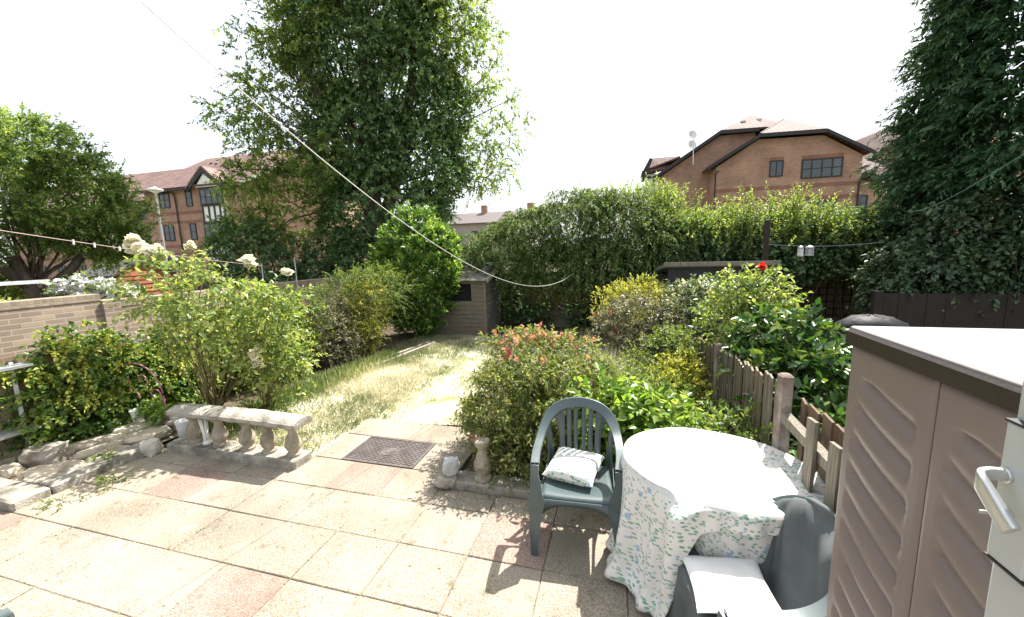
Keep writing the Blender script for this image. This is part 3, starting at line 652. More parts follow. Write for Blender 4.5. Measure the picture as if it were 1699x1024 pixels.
m_ = len(prof); fs = [(i*m_+j, i*m_+j+1, ((i+1)%NT)*m_+j+1, ((i+1)%NT)*m_+j) for i in range(NT) for j in range(m_-1)]
fs.append(tuple(i*m_ for i in range(NT)))
me = bpy.data.meshes.new('tablecloth'); me.from_pydata(vs, [], fs); setuv(me, uv); me.polygons.foreach_set('use_smooth', [True]*len(me.polygons))
o = obj('tablecloth', me, FLOR); solidify(o, .002, 1); tag(o, 'white tablecloth with small green and blue flowers draped over the round table', 'tablecloth')
# inner fall of the cloth seen beyond the chair arm
vs = []; uv = []
for i in range(61):
    th = R(247+ (352-247)*i/60)
    for q in range(15):
        s = q/14; r = oval(th)*.545-.02+.012*math.sin(th*23)*s+.02*s; z = .715-(.46-.20*abs(i/30-1)**2.5)*s
        vs.append((TC[0]+r*math.cos(th), TC[1]+r*math.sin(th), z)); uv.append((th*.55+3, s*.4))
me = bpy.data.meshes.new('fall'); me.from_pydata(vs, [], [(i*15+j,i*15+j+1,(i+1)*15+j+1,(i+1)*15+j) for i in range(60) for j in range(14)]); setuv(me, uv); me.polygons.foreach_set('use_smooth', [True]*len(me.polygons))
obj('inner_fold', me, FLOR, o)
# umbrella hole grommet in the cloth
t2 = MB().grid([[(TC[0]-.22+.032*k*math.cos(a*PI/8), TC[1]-.17+.02*k*math.sin(a*PI/8), .7315+.002*(k<1)) for a in range(16)] for k in (1,.82)], close=True).build('hole_rim', mat('grey_ring',(.25,.26,.28),rough=.5), o)
# ---------------------------------------------------------------- grey cloth over the second chair
GREY = mat('grey_cloth', (.115,.125,.125), (.085,.095,.095), scale=7, rough=.85, bump=.15, bscale=220, spec=.2)
vs = []; NX, NY = 90, 130
CM = Matrix.Translation((.60,1.79,0)) @ Matrix.Rotation(R(-80),4,'Z')
for i in range(NY):
    q = -.62 + 1.20*i/(NY-1)                     # along the seat, front edge to behind the back
    for j in range(NX):
        x = -.40 + .61*j/(NX-1)                  # across, far arm to near arm
        fz = 0; y = q
        if q < -.26: fz = -(-.26-q)*1.05; y = -.262-.03*sm(0,.3,-.26-q)
        if q > .33: y = .33+(q-.33)*.2; fz = -(q-.33)*2
        hoop = float(np.interp(y, [-.1,.02,.14,.225,.295,.34], [.66,.68,.735,.815,.905,.90]))
        hoop = min(hoop, float(np.interp(abs(x), [0,.14,.225,.268,.285,.30], [.90,.875,.81,.735,.69,.66]))+(0 if y > .12 else .3))
        bm_ = sm(.10,.26,y); am = sm(-.14,-.25,x)*sm(-.10,.10,y)
        k = 1-(1-bm_)*(1-am); z = .452+(hoop-.452)*k + fz
        z -= .035*sm(-.24,.0,x)*(1-sm(0,.22,x))*bm_*0
        if x < -.31: z -= (-.31-x)*3.5*sm(-.2,.1,y)
        if x > .14: z -= (x-.14)*1.2*bm_
        a_ = math.atan2(y-.30, x+.24); r_ = math.hypot(y-.30, x+.24)
        f = .030*math.sin(a_*11+r_*4+noise.noise(Vector((x*4,q*4,7)))*2)*sm(.05,.22,r_)*(1-sm(.42,.62,r_)) + .020*noise.noise(Vector((x*5,q*5,2)))
        f += .016*math.sin(x*34+2*math.sin(q*8))*sm(-.25,-.45,q)
        z += f if q > -.26 else 0
        if q > 0: y -= 1.1*abs(f)*bm_ + .03*math.sin(x*19+z*6)*bm_*(1-sm(.75,.9,z))
        if q <= -.26: y -= f+.01
        vs.append(tuple(CM @ Vector((x, y, max(z*.915+.008, .012)))))
me = bpy.data.meshes.new('draped_cloth'); me.from_pydata(vs, [], [(i*NX+j,i*NX+j+1,(i+1)*NX+j+1,(i+1)*NX+j) for i in range(NY-1) for j in range(NX-1)]); me.polygons.foreach_set('use_smooth', [True]*len(me.polygons))
o = obj('draped_cloth', me, GREY); solidify(o, .004, 1); tag(o, 'grey cloth thrown over the back and seat of the second chair', 'cloth')
# ---------------------------------------------------------------- storage cupboard
TAUPE = mat('taupe_plastic', (.205,.162,.142), (.18,.142,.125), scale=2.5, rough=.42, bump=.05, bscale=300)
LIDM = mat('brown_plastic', (.038,.026,.021), (.03,.021,.017), scale=4, rough=.4, bump=.08, bscale=120)
t = thing('storage_cupboard', 'tall taupe plastic storage cupboard with two ribbed doors beside the patio door', 'cupboard', (.8,.95,0))
U0, V0, V1 = .628, .655, 1.285
mb = MB(); mb.box(U0+.03, 1.05, V0, V1, .0, 1.718, b=.01); mb.build('carcass', TAUPE, t)
mb = MB(); mb.box(U0-.012, 1.08, V0-.018, V1+.012, 1.720, 1.762, b=.008); mb.build('lid', LIDM, t)
mb = MB(); mb.box(U0-.004, 1.06, V0-.008, V1+.004, 1.762, 1.768, b=.003); mb.build('lid_glare_panel', mat('lid_sun_glare',(.36,.34,.32),(.30,.28,.26),scale=3,rough=.4,spec=.4), t)  # pale colour paints in sun glare on top of a brown lid
def door(v0, v1):
    w = v1-v0; z0, z1 = .06, 1.712; vs = []; ny, nz = 40, 230
    for i in range(nz+1):
        for j in range(ny+1):
            y = v0+w*j/ny; z = z0+(z1-z0)*i/nz; mx_, mz_ = .038, .07
            dx = min(y-v0-mx_, v1-mx_-y); dz = min(z-z0-mz_, z1-mz_-z); rr = .045
            if dx < rr and dz < rr: dd = rr-math.hypot(rr-dx, rr-dz)
            else: dd = min(dx, dz)
            inn = sm(0,.014,dd)
            ph = (z + .085*(v1-y)/w + .010*math.sin((y-v0)/w*PI))/.092
            fr_ = ph - math.floor(ph); bil = math.sin(PI*fr_)**.7
            side = .9+.1*math.sin(PI*min(1,max(0,(y-v0-mx_)/(w-2*mx_))))
            x = U0 + inn*(.020 - .022*bil*side) ; edge = min(y-v0, v1-y, z-z0, z1-z); x += .006*(1-sm(0,.008,edge))
            vs.append((x, y, z))
    fs = [(i*(ny+1)+j, i*(ny+1)+j+1, (i+1)*(ny+1)+j+1, (i+1)*(ny+1)+j) for i in range(nz) for j in range(ny)]
    b0 = len(vs); vs += [(U0+.03,v0,z0),(U0+.03,v1,z0),(U0+.03,v1,z1),(U0+.03,v0,z1)]
    k = ny+1; fs += [tuple(range(0,ny+1))[::-1]+(b0,b0+1), tuple(range(nz*k,nz*k+ny+1))+(b0+2,b0+3), tuple(i*k for i in range(nz+1))+(b0+3,b0), tuple(i*k+ny for i in range(nz,-1,-1))+(b0+1,b0+2)]
    me = bpy.data.meshes.new('door'); me.from_pydata(vs, [], fs); me.polygons.foreach_set('use_smooth', [True]*len(me.polygons)); me.set_sharp_from_angle(angle=R(50))
    return obj('door', me, TAUPE, t)
door(.972, V1-.002); door(V0+.002, .968)
# ---------------------------------------------------------------- open patio door
ALU = mat('satin_aluminium', (.45,.47,.46), (.40,.42,.41), scale=3, rough=.35, metal=.15, bump=.03, bscale=200)
CHR = mat('lever_metal', (.62,.62,.60), (.55,.55,.54), scale=5, rough=.32, metal=.75, bump=.03, bscale=150)
t = thing('patio_door', 'white aluminium framed glass door standing open at the right edge', 'door', (.5,.2,.1))
DU = .504
mb = MB(); mb.box(DU, DU+.045, .54, .645, .12, 2.35, b=.0); o = mb.build('stile', ALU, t); bevel(o, .004)
mb = MB(); mb.box(DU, DU+.045, -.35, -.25, .12, 2.35); o = mb.build('stile', ALU, t); bevel(o, .004)
mb = MB(); mb.box(DU+.001, DU+.044, -.25, .54, .12, .26); mb.build('rail', ALU, t)
mb = MB(); mb.box(DU+.001, DU+.044, -.25, .54, 2.25, 2.35); mb.build('rail', ALU, t)
mb = MB(); mb.box(DU+.016, DU+.026, -.25, .54, .26, 2.25); mb.build('glass_pane', glassmat('door_glass',(.02,.025,.025),.85), t)
mb = MB(); mb.box(DU+.006, DU+.014, .532, .5395, .26, 2.25); mb.build('gasket', BLACKW, t)
hz = 1.67
mb = MB(); mb.box(DU-.012, DU-.0005, .588, .640, hz-.10, hz+.092); pl = mb.build('handle_plate', ALU, t); bevel(pl, .003)
MB().box(DU-.0125, DU-.0003, .586, .642, hz+.0925, hz+.0955).build('plate_edge', BLACKW, pl)
MB().box(DU-.0125, DU-.0003, .586, .642, hz-.1035, hz-.1005).build('plate_edge', BLACKW, pl)
pts = spline([(DU-.012,.628,hz+.022),(DU-.028,.629,hz+.022),(DU-.038,.627,hz+.019),(DU-.043,.619,hz+.013),(DU-.043,.606,hz+.002),(DU-.042,.59,hz-.012),(DU-.041,.575,hz-.024)], 30)
rows = []
for i, p in enumerate(pts):
    T = (pts[min(i+1,29)]-pts[max(i-1,0)]).normalized(); Z = Vector((0,0,1)); X = T.cross(Z).normalized(); Z = X.cross(T); k = i/29; h = .0085+.003*sm(.2,.5,k); w_ = .0045+.001*k
    rows.append([tuple(p+X*w_*math.copysign(abs(math.cos(a))**.5,math.cos(a))+Z*h*math.copysign(abs(math.sin(a))**.5,math.sin(a))) for a in [2*PI*q/16 for q in range(16)]])
mb = MB().grid(rows, close=True); mb.f += [tuple(range(15,-1,-1)), tuple(range(29*16,30*16))]; mb.a += [0,0]; mb.build('lever', CHR, t, smooth=True, angle=60)
mb = MB(); M_ = Matrix.Translation((DU-.012,.628,hz+.022)) @ Matrix.Rotation(-PI/2,4,'Y'); mb.lathe([(.0105,0),(.0105,.003),(.009,.004)],n=20); mb.v = [tuple(M_@Vector(p)) for p in mb.v]; mb.build('rose', CHR, t)
mb = MB(); M_ = Matrix.Translation((DU-.012,.620,hz-.028)) @ Matrix.Rotation(-PI/2,4,'Y'); mb.lathe([(.006,0),(.006,.005),(.003,.0055)],n=16); mb.v = [tuple(M_@Vector(p)) for p in mb.v]; mb.build('lock_cylinder', IRON, t)
mb = MB(); mb.box(DU-.040,DU-.0178,.6190,.6212,hz-.031,hz-.0265); tag(mb.build('key', CHR), 'small key left in the lock of the patio door', 'key')
# ================================================================ fences and walls
def boards(v0, v1, u, top0, top1, m, parent, seed=0, w=.105, z0=.0, face=-1, gap=.1, name='board_panel'):
    g = random.Random(seed); mb = MB(); v = v0; 
    while v < v1-.01:
        ww = min(w*g.uniform(.9,1.1), v1-v); k = (v-v0)/(v1-v0); top = top0+(top1-top0)*k+g.uniform(-.018,.018); off = g.uniform(-.004,.004); tl = g.uniform(-.006,.006)
        if g.random() > gap*.4:
            a, b_ = v+.002, v+ww-.002
            mb.prism([(u+off,a,z0+g.uniform(0,.03)),(u+off+.014*1,b_,z0),(u+off+.014+tl,b_,top+g.uniform(-.012,.012)),(u+off+tl,a,top)], (.014,0,0), g.random())
        v += ww
    return mb.build(name, m, parent)
t = thing('board_fence', 'old grey board fence with concrete posts running down the right side', 'fence', (1.02,3.4,0))
WOODB = boardmat('stained_boards', (.075,.045,.028), (.19,.12,.075), (.14,.095,.065))
POSTM = mat('stained_concrete', (.26,.20,.165), (.14,.105,.085), scale=7, rough=.9, bump=.5, bscale=40, c3=(.38,.35,.31), s3=5)
posts = [(.95,1.32),(2.71,1.2),(4.37,1.0),(5.92,.87),(7.2,.85)]
for k,(v,z) in enumerate(posts):
    o = MB().box(.965,1.04,v-.04,v+.04,-.03,z,b=.012).build('post', POSTM, t); roughen(o,.004,14,2,k)
fm = [WOODN, WOODG, WOODG, WOODG]
for k,(a,b_) in enumerate(zip(posts[:-1], posts[1:])):
    if k == 0: boards(a[0]+.06, b_[0]-.06, 1.06, 1.12, 1.06, WOODB, t, 1, w=.145, gap=0)
    else: boards(a[0]+.06, b_[0]-.06, .985, a[1]-.08, b_[1]-.07, fm[k], t, 10+k, w=.095)
for z in (.35,.90):
    mb = MB().bar((1.0,1.0,z),(1.0,2.66,z+.04),.05,.055,a=.0); mb.build('arris_rail', WOODG, t)
for a, z in ((2.18,1.1),(1.95,1.08)):
    MB().prism([(.945,a,.1),(.95,a+.10,.08),(.955,a+.10,z),(.95,a,z+.012)], (.018,0,0), .15).build('loose_board', WOODG, t)
t = thing('board_fence', 'brown board fence half hidden by the ivy on the left side', 'fence', (-6.05,4,0))
boards(.6,9.5,-6.12,1.05,1.10,WOODN,t,44,w=.14)
for v in (.9,2.7,4.5,6.3,8.1): MB().box(-6.09,-6.0,v-.045,v+.045,-.03,1.12).build('post', WOODN, t)
t = thing('slatted_rack', 'pale frame with two grey shelf boards against the fence at the left edge', 'rack', (-5.9,2.25,0))
MB().box(-5.92,-5.895,2.34,2.365,0,1.03).build('upright', METALW, t); MB().box(-5.92,-5.895,1.75,1.775,0,1.03).build('upright', METALW, t)
MB().box(-5.97,-5.80,1.6,2.46,.975,1.0).build('shelf', GALV, t); MB().box(-5.97,-5.74,1.6,2.48,.33,.36).build('shelf', GALV, t)
BRK = brickmat('buff_brick', (.36,.275,.20), (.22,.165,.125), (.33,.30,.26), var=1)
BRKT = brickmat('buff_brick_upright', (.34,.27,.20), (.24,.185,.14), (.28,.25,.20), bw=.075, bh=.24, off=0)
t = thing('brick_wall', 'buff brick garden wall beyond the left fence, stepping down behind the roses', 'wall', (-8.1,4,0))
MB().box(-8.25,-8.02,-2,4.27,-.06,1.40).build('wall', BRK, t); MB().box(-8.26,-8.01,-2,4.27,1.402,1.51,b=.006).build('coping', BRKT, t)
MB().box(-8.27,-7.97,4.272,4.5,-.06,1.40).build('pier', BRK, t)
MB().box(-8.25,-8.02,4.502,10.5,-.06,1.27).build('wall', BRK, t); MB().box(-8.26,-8.01,4.502,10.5,1.272,1.39,b=.006).build('coping', BRKT, t)
OCH = brickmat('ochre_brick', (.30,.20,.10), (.22,.15,.08), (.18,.15,.11))
t = MB().box(-3.2,7.5,10.55,10.78,-.06,1.42).build('garden_wall', OCH); tag(t, 'ochre brick wall at the bottom of the garden behind the shrubs', 'wall')
def trellis(u0,u1,z0,z1,v,label,m,step=.13):
    mb = MB(); u = u0
    while u <= u1+.001: mb.box(u-.012,u+.012,v,v+.012,z0,z1); u += step
    z = z0
    while z <= z1+.001: mb.box(u0-.012,u1+.012,v-.014,v-.001,z-.012,z+.012); z += step
    return tag(mb.build('trellis', m), label, 'trellis')
trellis(3.65,5.1,.2,1.46,10.50,'square brown trellis fixed to the ochre wall beside the conifer',WOODD,.155)
t = thing('dark_fence','black stained board fence behind the cupboard at the right edge','fence',(6,7.5,0))
o = boards(0,1,0,1,1,WOODD,t) ; bpy.data.objects.remove(o)
mb = MB(); g = random.Random(3); u = 4.0
while u < 9.5: mb.box(u,u+.118,7.5+g.uniform(0,.012),7.53,-.05,1.17+g.uniform(-.01,.01),g.random()); u += .12
mb.build('board_panel', WOODD, t); MB().box(3.9,4.0,7.45,7.55,-.05,1.22).build('post', WOODD, t)
t = thing('dark_fence','dark board fence behind the roses in front of the distant flats','fence',(-11,10.8,0))
mb = MB(); u = -17
while u < -3.3: mb.box(u,u+.148,10.8+g.uniform(0,.012),10.83,-.05,1.22+g.uniform(-.012,.012),g.random()); u += .15
mb.build('board_panel', boardmat('slate_boards',(.05,.05,.052),(.12,.12,.125),(.09,.085,.085)), t)
# neighbour's lean-to
t = thing('lean_to_shed','low black shed with a flat grey roof edge beyond the right fence','shed',(1.6,7.6,0))
MB().box(.78,2.3,7.05,8.6,-.05,1.5).build('wall', BLACKW, t); MB().prism([(.70,6.97,1.66),(.70,8.7,1.50),(.70,8.7,1.56),(.70,6.97,1.72)],(1.68,0,0)).build('roof', mat('roof_felt',(.16,.15,.14),(.09,.085,.08),scale=9,rough=.9,bump=.4,bscale=60), t)
MB().box(.70,2.38,6.93,6.965,1.68,1.745).build('fascia', WOODG, t); MB().box(.78,2.3,7.06,7.09,1.5,1.655).build('wall_head', BLACKW, t)
# ================================================================ wooden shed at the lawn end
t = thing('garden_shed','small weathered board shed at the end of the lawn, partly behind the laurel','shed',(-3.8,9.3,0))
u0,u1,v0,v1 = -4.75,-3.08,8.75,9.95
mb = MB(); g = random.Random(8); z = 0
while z < 1.34:
    zz = min(z+.105,1.345)
    for a,b_ in ((u0,u1),) if not .84 < z+.05 < 1.30 else ((u0,-4.2),(-3.42,u1)):
        mb.prism([(a,v0+.0,z),(a,v0-.016,z),(a,v0-.004,zz),(a,v0+.0,zz)], (b_-a,0,0), g.random())
    z += .105
mb.build('front_wall', WOODH, t)
mb = MB(); z = 0
while z < 1.60:
    zz = z+.105; top = 1.36+(1.66-1.36)
    mb.prism([(u1,v0,z),(u1+.016,v0,z),(u1+.004,v0,zz),(u1,v0,zz)], (0,(v1-v0) if z < 1.3 else (v1-v0)*1,0) if z < 1.28 else (0,v1-v0,0), g.random()*.6); z += .105
mb.build('side_wall', boardmat('side_boards',(.09,.085,.08),(.2,.19,.18),(.15,.14,.13),axis='Y'), t)
MB().box(u0,u1-.001,v1-.02,v1,0,1.6).build('back_wall', WOODG, t); MB().box(u0,u0+.02,v0,v1-.02,0,1.4).build('side_wall', WOODG, t)
MB().box(-4.2,-3.42,v0+.03,v0+.045,.80,1.34).build('dark_inside_panel', DARK, t)  # near-black panel painted as the shaded inside of the shed
mb = MB(); mb.box(-4.24,-4.2,v0-.02,v0+.02,.82,1.30); mb.box(-3.42,-3.38,v0-.02,v0+.02,.82,1.30); o = mb; MB().box(-3.42,-3.385,v0-.022,v0+.02,.83,1.31,.5).build('window_trim', WOODG, t)
MB().box(u1-.03,u1+.022,v0-.022,v0+.03,0,1.35,.6).build('corner_post', WOODG, t)
FELT = mat('weathered_felt',(.28,.26,.22),(.16,.145,.12),scale=7,rough=.9,bump=.5,bscale=40)
MB().prism([(u0-.1,v0-.14,1.335),(u0-.1,v1+.1,1.70),(u0-.1,v1+.1,1.725),(u0-.1,v0-.14,1.36)],(u1-u0+.2,0,0)).build('roof', FELT, t)
pts = [(u1+.105,v0-.15,1.29),(u1+.105,v0-.15,1.38),(u1+.125,v0+.3,1.52),(u1+.11,v1+.12,1.78),(u1+.11,v1+.12,1.69),(u1+.12,v0+.3,1.42)]
MB().prism(pts,(.018,0,0),.9).build('bargeboard', WOODY, t)
# long timbers lying at the lawn edge
for k,(a,b_,w,l) in enumerate((((-4.22,5.95),(-3.96,7.75),.06,'grey timber lying along the lawn edge, nearer the grass'),((-4.38,6.0),(-4.12,7.8),.07,'grey timber lying along the lawn edge, nearer the shrubs'))):
    o = MB().bar((a[0],a[1],.03),(b_[0],b_[1],.035),w,.045,.9).build('timber', WOODY); tag(o, l, 'timber', 'timbers on the lawn')
mb = MB().prism([(-4.33,6.0,.012),(-4.26,5.97,.012),(-4.00,7.77,.012),(-4.07,7.8,.012)],(0,0,.012)); tag(mb.build('timber', WOODG), 'thin dark batten lying between the two long timbers', 'timber', 'timbers on the lawn')
# ================================================================ foliage materials
LM = dict(
 ivy=leafmat('ivy_leaf',(.035,.08,.018),(.10,.19,.04),(.32,.38,.09),rough=.38,trans=.36,p=(.15,.5,.95)),
 ivyd=leafmat('dark_ivy_leaf',(.04,.085,.036),(.09,.165,.065),(.21,.28,.13),rough=.5,trans=.28,spec=.25,p=(.1,.5,1)),
 rose=leafmat('rose_leaf',(.07,.125,.035),(.16,.23,.06),(.36,.38,.16),rough=.38,trans=.42,spec=.5,p=(.1,.5,.95)),
 laurel=leafmat('laurel_leaf',(.035,.09,.016),(.09,.19,.03),(.30,.39,.08),rough=.33,trans=.32,spec=.5,p=(.2,.6,1)),
 camel=leafmat('camellia_leaf',(.02,.06,.014),(.055,.13,.025),(.19,.24,.05),rough=.27,trans=.22,spec=.6,p=(.15,.6,1)),
 tree=leafmat('tree_leaf',(.055,.10,.025),(.12,.19,.05),(.28,.33,.10),rough=.55,trans=.5,spec=.2,p=(.1,.5,1)),
 apple=leafmat('apple_leaf',(.05,.10,.028),(.12,.195,.05),(.30,.36,.12),rough=.45,trans=.45,spec=.35,p=(.1,.5,1)),
 conifer=leafmat('conifer_leaf',(.02,.055,.026),(.045,.10,.045),(.10,.18,.075),rough=.6,trans=.1,spec=.2,p=(.1,.55,1)),
 coto=leafmat('cotoneaster_leaf',(.035,.075,.022),(.095,.155,.045),(.26,.30,.11),rough=.5,trans=.3,spec=.25,p=(.15,.55,1)),
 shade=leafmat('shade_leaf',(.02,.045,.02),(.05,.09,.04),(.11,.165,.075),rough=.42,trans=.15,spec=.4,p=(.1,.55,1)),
 shoot=leafmat('privet_leaf',(.06,.11,.03),(.14,.21,.05),(.28,.33,.10),rough=.42,trans=.42,p=(.1,.5,1)),
 fuch=leafmat('fuchsia_leaf',(.06,.10,.025),(.15,.20,.05),(.27,.24,.10),rough=.42,trans=.4,p=(.1,.5,1)),
 lime=leafmat('lime_leaf',(.06,.13,.025),(.14,.24,.045),(.30,.36,.09),rough=.35,trans=.42,p=(.1,.5,1)),
 gold=leafmat('golden_leaf',(.13,.17,.03),(.28,.30,.05),(.48,.45,.12),rough=.45,trans=.38,p=(.1,.5,1)),
 purple=leafmat('purple_leaf',(.06,.065,.035),(.13,.13,.08),(.30,.30,.20),rough=.38,trans=.25,p=(.1,.5,1)),
 varieg=leafmat('variegated_leaf',(.05,.09,.035),(.15,.20,.10),(.55,.57,.46),rough=.30,trans=.25,spec=.6,p=(.15,.5,.9)),
 shrubg=leafmat('shrub_leaf',(.04,.08,.02),(.11,.18,.035),(.25,.29,.06),rough=.42,trans=.38,p=(.1,.5,1)),
 bloomw=leafmat('white_petal',(.74,.73,.70),(.82,.81,.79),(.86,.86,.85),rough=.6,trans=.3,p=(0,.5,1),tc=(1,1,1)),
 cream=leafmat('cream_petal',(.80,.70,.40),(.86,.82,.66),(.87,.85,.76),rough=.6,trans=.4,p=(0,.2,.7),tc=(1.1,1.1,1.0)),
 pink=leafmat('pink_flower',(.45,.12,.14),(.55,.22,.22),(.62,.38,.34),rough=.6,trans=.35,p=(0,.5,1)),
 red=leafmat('red_flower',(.45,.02,.02),(.55,.03,.03),(.6,.06,.05),rough=.5,trans=.3,p=(0,.5,1)),
 straw=leafmat('straw_grass',(.22,.26,.11),(.48,.46,.29),(.68,.64,.50),rough=.7,trans=.3,p=(.05,.42,.85),tc=(1.4,1.4,1.2)),
 ggrass=leafmat('green_grass',(.13,.19,.06),(.28,.31,.13),(.55,.51,.33),rough=.6,trans=.35,p=(.05,.5,.95),tc=(1.6,1.7,1.1)))
def shrub(name, label, cat, base, blobs, n, m, group=None, r0=.35, amp=.2, seed=1, cull=.6, zmin=.03, nst=9, sr=.012, stemm=None, twigs=True, **kw):
    t = thing(name, label, cat, base, group)
    P, O = in_blobs(blobs, n, r0, amp, seed, cull, zmin)
    sprigs(name, P, O, m, t, seed=seed, stems=(stemm or STEM) if twigs else None, zmin=.005, **kw)
    if nst:
        g = np.random.default_rng(seed+5); ix = g.choice(len(P), nst, replace=False)
        limbs(base, P[ix], sr, stemm or STEM, t, seed=seed)
    return t, P, O
def flowers(P, m, parent, r=.02, k=6, seed=1, name='flowers', flat=.5, wd=.7):
    """small open flowers at points P"""
    g = np.random.default_rng(seed); n = len(P); Nn = nrm(g.normal(size=(n,3))*.6+np.array([.1,-.4,.6]))
    a = nrm(np.cross(Nn, np.array([.3,1,.2]))); b_ = np.cross(Nn, a); ph = np.arange(k)*2*PI/k
    D = a[:,None,:]*np.cos(ph)[None,:,None]+b_[:,None,:]*np.sin(ph)[None,:,None]+Nn[:,None,:]*flat
    return obj(name, leaf_mesh(name, np.repeat(P,k,0), D.reshape(-1,3), np.repeat(Nn,k,0), np.full(n*k,r)*g.uniform(.7,1.3,n*k), np.full(n*k,r*wd), g.uniform(0,1,n*k)), m, parent)
# ---------------------------------------------------------------- left side of the garden
bl = [(-5.92,2.62+.31*k,.56+.08*math.sin(k*1.7),.24+.05*math.sin(k*2.3),.32,.60+.05*math.cos(k*1.3)) for k in range(9)] + [(-5.78,2.75,.30,.2,.4,.3),(-5.75,3.7,.35,.22,.5,.35)]
ivt, P, O = shrub('ivy_hedge','dense ivy with lime tips covering the left fence beside the rockery','hedge',(-5.9,3.5,0),bl,3600,LM['ivy'],seed=21,ln=.19,k=8,leaf=.046,wd=.8,droop=.55,up=.25,outw=1.0,rand=.45,pointy=.7,nst=6,amp=.22)
tip = P[(P[:,2] > .4)]; tip = tip[::4]
sprigs('tips', tip+np.array([.05,0,.03]), np.tile([.6,-.2,.6],(len(tip),1)), LM['gold'], ivt, ln=.2,k=10,leaf=.04,wd=.7,droop=1.1,up=.5,outw=1,seed=22,name2='sunlit_lime_tips')  # gold leaves for lime tips, their colour also painting in sunlit highlights
shrub('hedge_shrub','green hedge behind the right hand rose, before the purple shrub','shrub',(-5.6,5.3,0),[(-5.75,4.9,.6,.45,.55,.72),(-5.6,5.6,.65,.5,.5,.75),(-5.35,5.0,.4,.35,.5,.5),(-5.9,5.3,.9,.4,.7,.5)],1500,LM['shrubg'],seed=23,ln=.24,k=8,leaf=.05,wd=.6,droop=.35)
shrub('purple_shrub','dull purple leaved shrub between the hedge and the golden shrub','shrub',(-5.2,6.0,0),[(-5.15,6.0,.6,.48,.42,.5),(-5.3,6.3,.8,.4,.4,.42),(-5.0,5.9,.35,.4,.35,.35)],900,LM['purple'],seed=24,ln=.2,k=9,leaf=.035,wd=.5,droop=.3)
shrub('golden_shrub','rounded yellow green shrub in front of the laurel','shrub',(-4.85,6.7,0),[(-4.98,6.6,.72,.46,.42,.52),(-4.88,6.5,.42,.36,.33,.36),(-5.05,6.9,1.02,.5,.45,.5)],1000,LM['gold'],seed=25,ln=.22,k=9,leaf=.036,wd=.55,droop=.3)
shrub('feathery_shrub','taller pale green shrub rising behind the golden one','shrub',(-5.2,7.1,0),[(-5.2,7.0,1.05,.75,.5,.7),(-4.75,7.0,1.3,.6,.45,.45),(-5.7,7.0,1.0,.5,.5,.6)],1100,LM['shrubg'],seed=26,ln=.34,k=12,leaf=.034,wd=.45,droop=.35,up=.8,vr=(.2,1))
shrub('laurel_bush','big glossy bright green laurel at the end of the lawn, left of the shed','shrub',(-4.85,8.7,0),
      [(-4.95,8.65,1.0,.95,.7,1.1),(-4.65,8.5,1.7,1.0,.7,.95),(-4.95,8.75,2.3,.75,.6,.75),(-4.25,8.5,1.6,.62,.55,.85),(-5.2,8.6,1.8,.7,.5,.7),(-4.3,8.7,2.1,.6,.5,.55),(-4.6,8.4,.6,.75,.5,.6)],3000,LM['laurel'],seed=27,ln=.26,k=8,leaf=.10,wd=.38,droop=.15,up=1.1,outw=.7,rand=.35,pointy=.9,spread=.75,amp=.2,r0=.5)
# ---------------------------------------------------------------- roses with visible canes
CANE = mat('rose_cane', (.20,.19,.07), (.14,.09,.05), scale=12, rough=.6)
def bloom_mesh(seed, r=.062):
    g = random.Random(seed); mb = MB()
    for ring,(n,tilt,s) in enumerate(((3,8,.55),(5,20,.75),(7,36,.92),(8,56,1.02),(8,78,1.08))):
        for i in range(n):
            a = 2*PI*(i+g.uniform(-.2,.2))/n+ring; L = r*s*g.uniform(.9,1.1); w = L*.95; T = R(tilt+g.uniform(-8,8)); P = []
            for p in range(4):
                q = p/3; rr = L*math.sin(T)*q**.8; z = L*math.cos(T)*q + .003 - (.25*L*q*q if tilt > 50 else -.1*L*q*q); row = []
                for h in (-1,-.5,0,.5,1):
                    ww = w*.5*h*math.sin(PI*min(1,.18+q*.66))**.8; cup = .18*L*(h*h)*(1 if tilt < 60 else .4)
                    x = rr-cup*math.sin(T)*.6; y = ww; row.append((x*math.cos(a)-y*math.sin(a), x*math.sin(a)+y*math.cos(a), z+cup*.5))
                P.append(row)
            mb.grid(P, g.random()*(.35+.65*ring/4))
    me = mb.mesh('rose_bloom', True); me.materials.append(LM['cream']); return me
BL = [bloom_mesh(i) for i in range(3)]
def rose_cluster(parent, c, n, spread, seed, s=1.0):
    g = random.Random(seed)
    for i in range(n):
        o = bpy.data.objects.new('rose_bloom', BL[g.randrange(3)]); C.objects.link(o); o.parent = parent; o.matrix_parent_inverse = Matrix.Translation(-Vector(parent.location))
        o.location = Vector(c)+Vector((g.uniform(-1,1)*spread, g.uniform(-1,1)*spread*.6, g.uniform(-.8,.8)*spread)); o.rotation_euler = (g.uniform(-.2,.9), g.uniform(-.5,.5), g.uniform(0,6)); o.scale = (s*g.uniform(.8,1.15),)*3
r1t, P1, O1 = shrub('rose_bush','tall rose bush with big cream flower heads behind the left end of the balustrade','rose',(-4.95,3.58,0),
      [(-5.1,3.35,1.64,.60,.35,.45),(-4.5,3.35,1.64,.55,.35,.40),(-4.3,3.4,1.38,.42,.35,.42),(-4.95,3.4,1.22,.48,.3,.33),(-4.3,3.7,.85,.38,.3,.4),(-5.05,3.8,.75,.25,.2,.3)],560,LM['rose'],seed=31,r0=.05,ln=.26,k=7,leaf=.062,wd=.58,droop=.45,nst=22,sr=.013,stemm=CANE,pointy=.85,vr=(.1,1))
